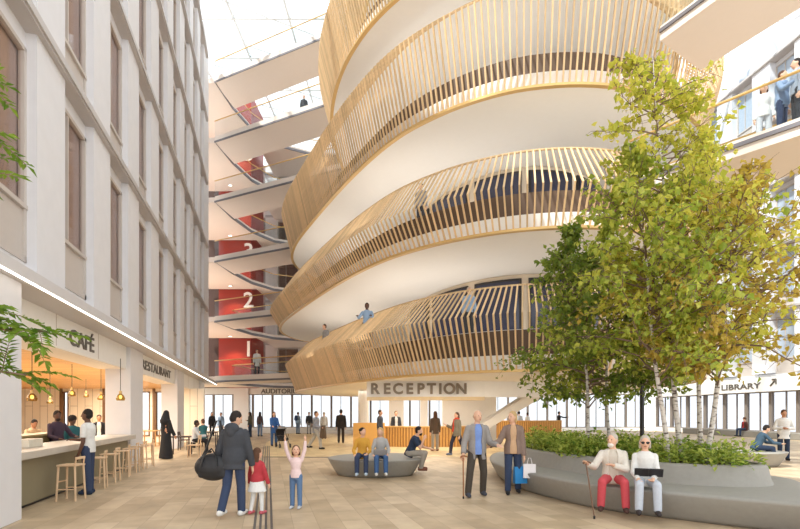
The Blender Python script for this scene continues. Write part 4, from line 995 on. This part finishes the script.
# ------------------------------------------------------------------ planting
def bark_mat():
    m = M('birch_bark', (214, 206, 196), .75, var=.05); nt = m.node_tree; b = nt.nodes['Principled BSDF']
    tc = nt.nodes.new('ShaderNodeTexCoord'); mp = nt.nodes.new('ShaderNodeMapping'); mp.inputs['Scale'].default_value = (5, 5, 14)
    n = nt.nodes.new('ShaderNodeTexNoise'); n.inputs['Scale'].default_value = 1.6; n.inputs['Detail'].default_value = 3
    cr = nt.nodes.new('ShaderNodeValToRGB'); cr.color_ramp.elements[0].position = .36; cr.color_ramp.elements[0].color = (*lin((84, 70, 62)), 1)
    cr.color_ramp.elements[1].position = .47; cr.color_ramp.elements[1].color = (*lin((210, 202, 194)), 1)
    nt.links.new(tc.outputs['Object'], mp.inputs['Vector']); nt.links.new(mp.outputs[0], n.inputs['Vector']); nt.links.new(n.outputs['Fac'], cr.inputs[0]); nt.links.new(cr.outputs[0], b.inputs['Base Color'])
    return m
bark = bark_mat(); twig_m = M('twig_brown', (128, 106, 90), .8, var=.15)
def leaf(m, p, d, up, ln, wd):
    d = d.normalized(); s = d.cross(up)
    s = s.normalized() if s.length > 1e-4 else d.orthogonal().normalized(); n = s.cross(d)
    b = m.b; a = b.verts.new(p); t = b.verts.new(p + d * ln - n * ln * .12); l = b.verts.new(p + d * ln * .45 + s * wd + n * wd * .35); r = b.verts.new(p + d * ln * .45 - s * wd + n * wd * .35)
    b.faces.new((a, l, t)); b.faces.new((a, t, r))
def rv(rng, k=1.0): return V((rng.gauss(0, k), rng.gauss(0, k), rng.gauss(0, k)))
def birch(label, base, h, tip, c0, rad, nb, per, lm, seed, r0=.06, shape=None):
    rng = random.Random(seed); r = thing('birch_tree', label, 'tree', base, 0, 'slender trees in the stone planter')
    pts = []; n = 12
    for i in range(n + 1):
        t = i / n; pts.append(V((tip[0] * t ** 1.2 + .05 * math.sin(t * 9 + seed), tip[1] * t ** 1.2 + .05 * math.cos(t * 7 + seed), h * t)))
    MB().tube(pts, [r0 * (1 - .85 * i / n) for i in range(n + 1)], 10).build('trunk', bark, r, smooth=True)
    br = MB(); lf = MB()
    def P(t): f = t * n; i = min(n - 1, int(f)); return pts[i].lerp(pts[i + 1], f - i)
    for j in range(nb):
        t = c0 / h + (1 - c0 / h) * ((j + rng.random()) / nb) * .98
        p = P(t); u = (t - c0 / h) / (1 - c0 / h)
        prof_ = (math.sin(math.pi * min(1, (u + .12) ** .75)) * .9 + .12) if shape is None else shape(u)
        L = rad * prof_ * rng.uniform(.65, 1.1); a = rng.random() * 6.283 
        d = V((math.cos(a), math.sin(a), rng.uniform(.25, .9))).normalized()
        q = [p]; dd = d.copy()
        for s_ in range(5):
            dd = (dd + rv(rng, .16) + V((0, 0, -.05))).normalized(); q.append(q[-1] + dd * L / 5)
        br.tube(q, [.017 * (1 - .17 * s_) * (L / rad + .4) for s_ in range(6)], 5)
        for s_ in range(2, 6):
            for w in range(3):
                d2 = (dd * .5 + rv(rng, .6) + V((0, 0, .1))).normalized(); l2 = L * rng.uniform(.14, .36)
                e0 = q[s_]; e1 = e0 + d2 * l2 * .5; e2 = e1 + (d2 + V((0, 0, -.35)) + rv(rng, .2)).normalized() * l2 * .5
                br.tube([e0, e1, e2], [.006, .004, .002], 3)
                for c in range(max(2, round(per * (1.2 - .75 * u)))):
                    f = rng.random(); pp = (e0.lerp(e1, f * 2) if f < .5 else e1.lerp(e2, f * 2 - 1)) + rv(rng, .05)
                    ld = (rv(rng, .7) + V((0, 0, -.35))); ln = rng.uniform(.085, .15)
                    leaf(lf, pp, ld, V((0, 0, 1)) + rv(rng, .5), ln, ln * rng.uniform(.34, .44))
    br.build('branches', twig_m, r); lf.build('foliage', lm, r)
    return r
l_yel = leaf_mat('leaf_yellow_green', (236, 226, 104), (176, 184, 62)); l_grn = leaf_mat('leaf_mid_green', (140, 162, 56), (206, 208, 92)); l_dk = leaf_mat('leaf_deep_green', (100, 126, 48), (156, 170, 68)); l_org = leaf_mat('leaf_olive_gold', (184, 158, 62), (210, 186, 88))
birch('tallest birch tree with bright yellow green leaves in the middle of the planter', (5.2, 9.3, .70), 7.7, (-.5, .0), 1.7, 2.1, 80, 6, l_yel, 3, .05, lambda u: min(1, (u + .25) * 1.5) * (1.05 - .72 * u))
birch('birch tree with deep green leaves at the far left of the planter', (4.2, 11.0, .70), 5.2, (-.4, .2), 1.0, 1.75, 56, 9, l_dk, 5, .042)
birch('birch tree with mid green leaves just left of the tallest one', (4.78, 9.0, .70), 6.0, (-.55, .2), 1.4, 1.9, 60, 7, l_grn, 8, .045)
birch('birch tree with golden olive leaves leaning to the right over the planter', (5.5, 9.0, .70), 5.7, (1.1, .3), 1.4, 2.0, 60, 5, l_org, 13, .05)
birch('birch tree with yellow green leaves on the right behind the leaning one', (5.65, 9.5, .70), 6.6, (.5, .4), 1.5, 2.0, 62, 5, l_yel, 21, .048)
birch('slim birch tree with green leaves at the back of the planter', (4.75, 11.4, .70), 5.6, (.1, .3), 1.2, 1.8, 50, 7, l_grn, 34, .04)
# low planting in the bed
rng = random.Random(11); m = MB(); sh = leaf_mat('shrub_leaf_green', (104, 140, 46), (212, 220, 110))
bed_in = [p for p in lw2(-.2, 0)]
def in_poly(x, y, P):
    r = False
    for i in range(len(P)):
        a, b = P[i - 1], P[i]
        if (a.y > y) != (b.y > y) and x < (b.x - a.x) * (y - a.y) / (b.y - a.y) + a.x: r = not r
    return r
cl = []
while len(cl) < 95:
    x, y = rng.uniform(2.9, 6.4), rng.uniform(8, 14.2)
    if in_poly(x, y, bed_in): cl.append((x, y))
for x, y in cl:
    hh = rng.uniform(.3, .58); rr_ = rng.uniform(.28, .42)
    for k in range(78):
        a = rng.random() * 6.283; f = rng.random() ** .5; z = rng.random()
        pp = V((x + math.cos(a) * rr_ * f * (1 - .3 * z), y + math.sin(a) * rr_ * f * (1 - .3 * z), .74 + hh * z * (1 - .5 * f * f)))
        ln = rng.uniform(.07, .13); leaf(m, pp, V((math.cos(a), math.sin(a), rng.uniform(-.1, 1.1))) + rv(rng, .4), V((0, 0, 1)) + rv(rng, .3), ln, ln * .3)
    m.tube([(x, y, .72), (x + rng.uniform(-.08, .08), y, .74 + hh * .8)], [.008, .004], 4)
o = m.build('foliage', sh); prop(o, 'bright green leafy ground planting filling the stone planter bed', 'shrubs', None, 'stuff')
# the tree at the left photo edge: trunk out of frame, pinnate fronds reaching in
r = thing('ash_tree', 'green tree at the left photo edge with leafy sprays hanging into view', 'tree', (-4.55, 4.25, 0))
tp = [(0, 0, 0), (.03, .02, 1.2), (-.04, .05, 2.4), (.03, .0, 3.6), (.0, .02, 5.0), (.03, .0, 6.2)]
MB().tube(tp, [.11, .10, .085, .07, .05, .02], 12).build('trunk', M('grey_bark', (120, 106, 92), .85, var=.2, scale=14), r, smooth=True)
rng = random.Random(4); br = MB(); lf = MB(); l_ash = leaf_mat('ash_leaf_green', (88, 128, 36), (140, 166, 60))
def frond(p, d, L, n=9):
    d = d.normalized(); q = [p]; dd = d
    for i in range(4):
        dd = (dd + V((0, 0, -.16))).normalized(); q.append(q[-1] + dd * L / 4)
    br.tube(q, [.005, .004, .004, .003, .002], 4)
    for i in range(n):
        f = (i + .6) / n * 4; k = min(3, int(f)); pp = q[k].lerp(q[k + 1], f - k); t = (q[k + 1] - q[k]).normalized(); s = t.cross(V((0, 0, 1))).normalized()
        for sg in (-1, 1): leaf(lf, pp, t * .55 + s * sg + rv(rng, .14), V((0, 0, 1)) + rv(rng, .25), rng.uniform(.085, .12), .022)
    leaf(lf, q[-1], dd, V((0, 0, 1)), .12, .024)
for (z0, ex, ey, ez, nf) in ((3.2, 1.05, .1, 4.12, 9), (3.4, .98, -.1, 3.62, 8), (2.2, 1.5, .1, 2.35, 14), (2.0, 1.25, -.15, 2.5, 12), (1.9, 1.3, .1, 1.98, 10), (4.2, 1.05, .1, 4.6, 8), (4.0, .9, -.2, 5.2, 9), (3.0, -.6, -.8, 3.8, 10), (3.4, -.3, .9, 4.4, 10), (4.6, .3, -.9, 5.6, 10), (5.2, -.3, .3, 6.4, 12), (2.6, .3, -1.1, 3.0, 10)):
    a = V((0, 0, z0)); b = V((ex, ey, ez)); q = [a, a.lerp(b, .35) + V((0, 0, .12)), a.lerp(b, .7) + V((0, 0, .08)), b]
    br.tube(q, [.025, .018, .012, .006], 6)
    for j in range(nf):
        f = .42 + .58 * (j + rng.random()) / nf; pp = (q[1].lerp(q[2], (f - .35) / .35) if f < .7 else q[2].lerp(q[3], (f - .7) / .3))
        an = rng.random() * 6.283; frond(pp, (b - a).normalized() * .7 + V((math.cos(an) * .7, math.sin(an) * .7, rng.uniform(-.5, .5))), rng.uniform(.28, .42))
br.build('branches', twig_m, r); lf.build('foliage', l_ash, r)
# ------------------------------------------------------------------ camera, sky, sun
cam = bpy.data.cameras.new('camera'); cam.lens = 36 * F / 800; cam.sensor_width = 36; cam.shift_y = (VH - 264.5) / 800
cam.clip_end = 300
co = bpy.data.objects.new('camera', cam); C.objects.link(co); co.location = (0, 0, EYE); co.rotation_euler = (R(90), 0, 0)
SC.camera = co
w = bpy.data.worlds.new('sky'); SC.world = w; w.use_nodes = True
bg = w.node_tree.nodes['Background']; bg.inputs[0].default_value = (.965, .985, 1.0, 1); bg.inputs[1].default_value = 1.35
sl = bpy.data.lights.new('sun', 'SUN'); sl.energy = 5.0; sl.angle = R(1.5); sl.color = (1, .95, .87)
so = bpy.data.objects.new('sun', sl); C.objects.link(so); so.location = (-20, -20, 45)
d = V((.62, .45, -1.15)).normalized(); so.rotation_euler = d.to_track_quat('-Z', 'Y').to_euler()
def area(name, loc, sx, sy, e, col=(1, .85, .62)):
    L = bpy.data.lights.new(name, 'AREA'); L.shape = 'RECTANGLE'; L.size = sx; L.size_y = sy; L.energy = e; L.color = col
    o = bpy.data.objects.new(name, L); C.objects.link(o); o.location = loc; return o
area('cafe_ceiling_light', (-12.5, 15, 2.95), 6, 12, 760, (1, .9, .74))
area('restaurant_ceiling_light', (-14.5, 25, 2.95), 4, 4, 260)
area('reception_ceiling_light', (1.2, 23.5, 2.85), 4, 3, 130, (1, .93, .82))
area('reception_band_fill', (1.4, 17.6, 2.88), 6, .3, 90, (1, .95, .86))  # added fill with no fitting, brightens the white band behind the sign
area('hall_ceiling_light', (2, 31, 2.85), 10, 8, 350, (1, .94, .85))
for k, x, y, sx, sy, e in ((1, 1.5, 21.5, 7, 6, 105), (2, 1.5, 21.5, 7, 6, 105), (3, 2, 20.5, 7, 6, 60), (1, -3.2, 28, 3, 8, 62), (2, -3.6, 28.5, 3, 8, 62), (3, -2.2, 26.5, 3, 8, 66)):
    area('soffit_fill', (x, y, LV * k + .12), sx, sy, e, (1, .93, .84)).rotation_euler = (math.pi, 0, 0)  # added fills out of sight behind the slats, brighten the balcony soffits
SC.view_settings.view_transform = 'Standard'; SC.view_settings.look = 'None'; SC.view_settings.gamma = 1; SC.view_settings.use_curve_mapping = False
SC.view_settings.exposure = 0.55
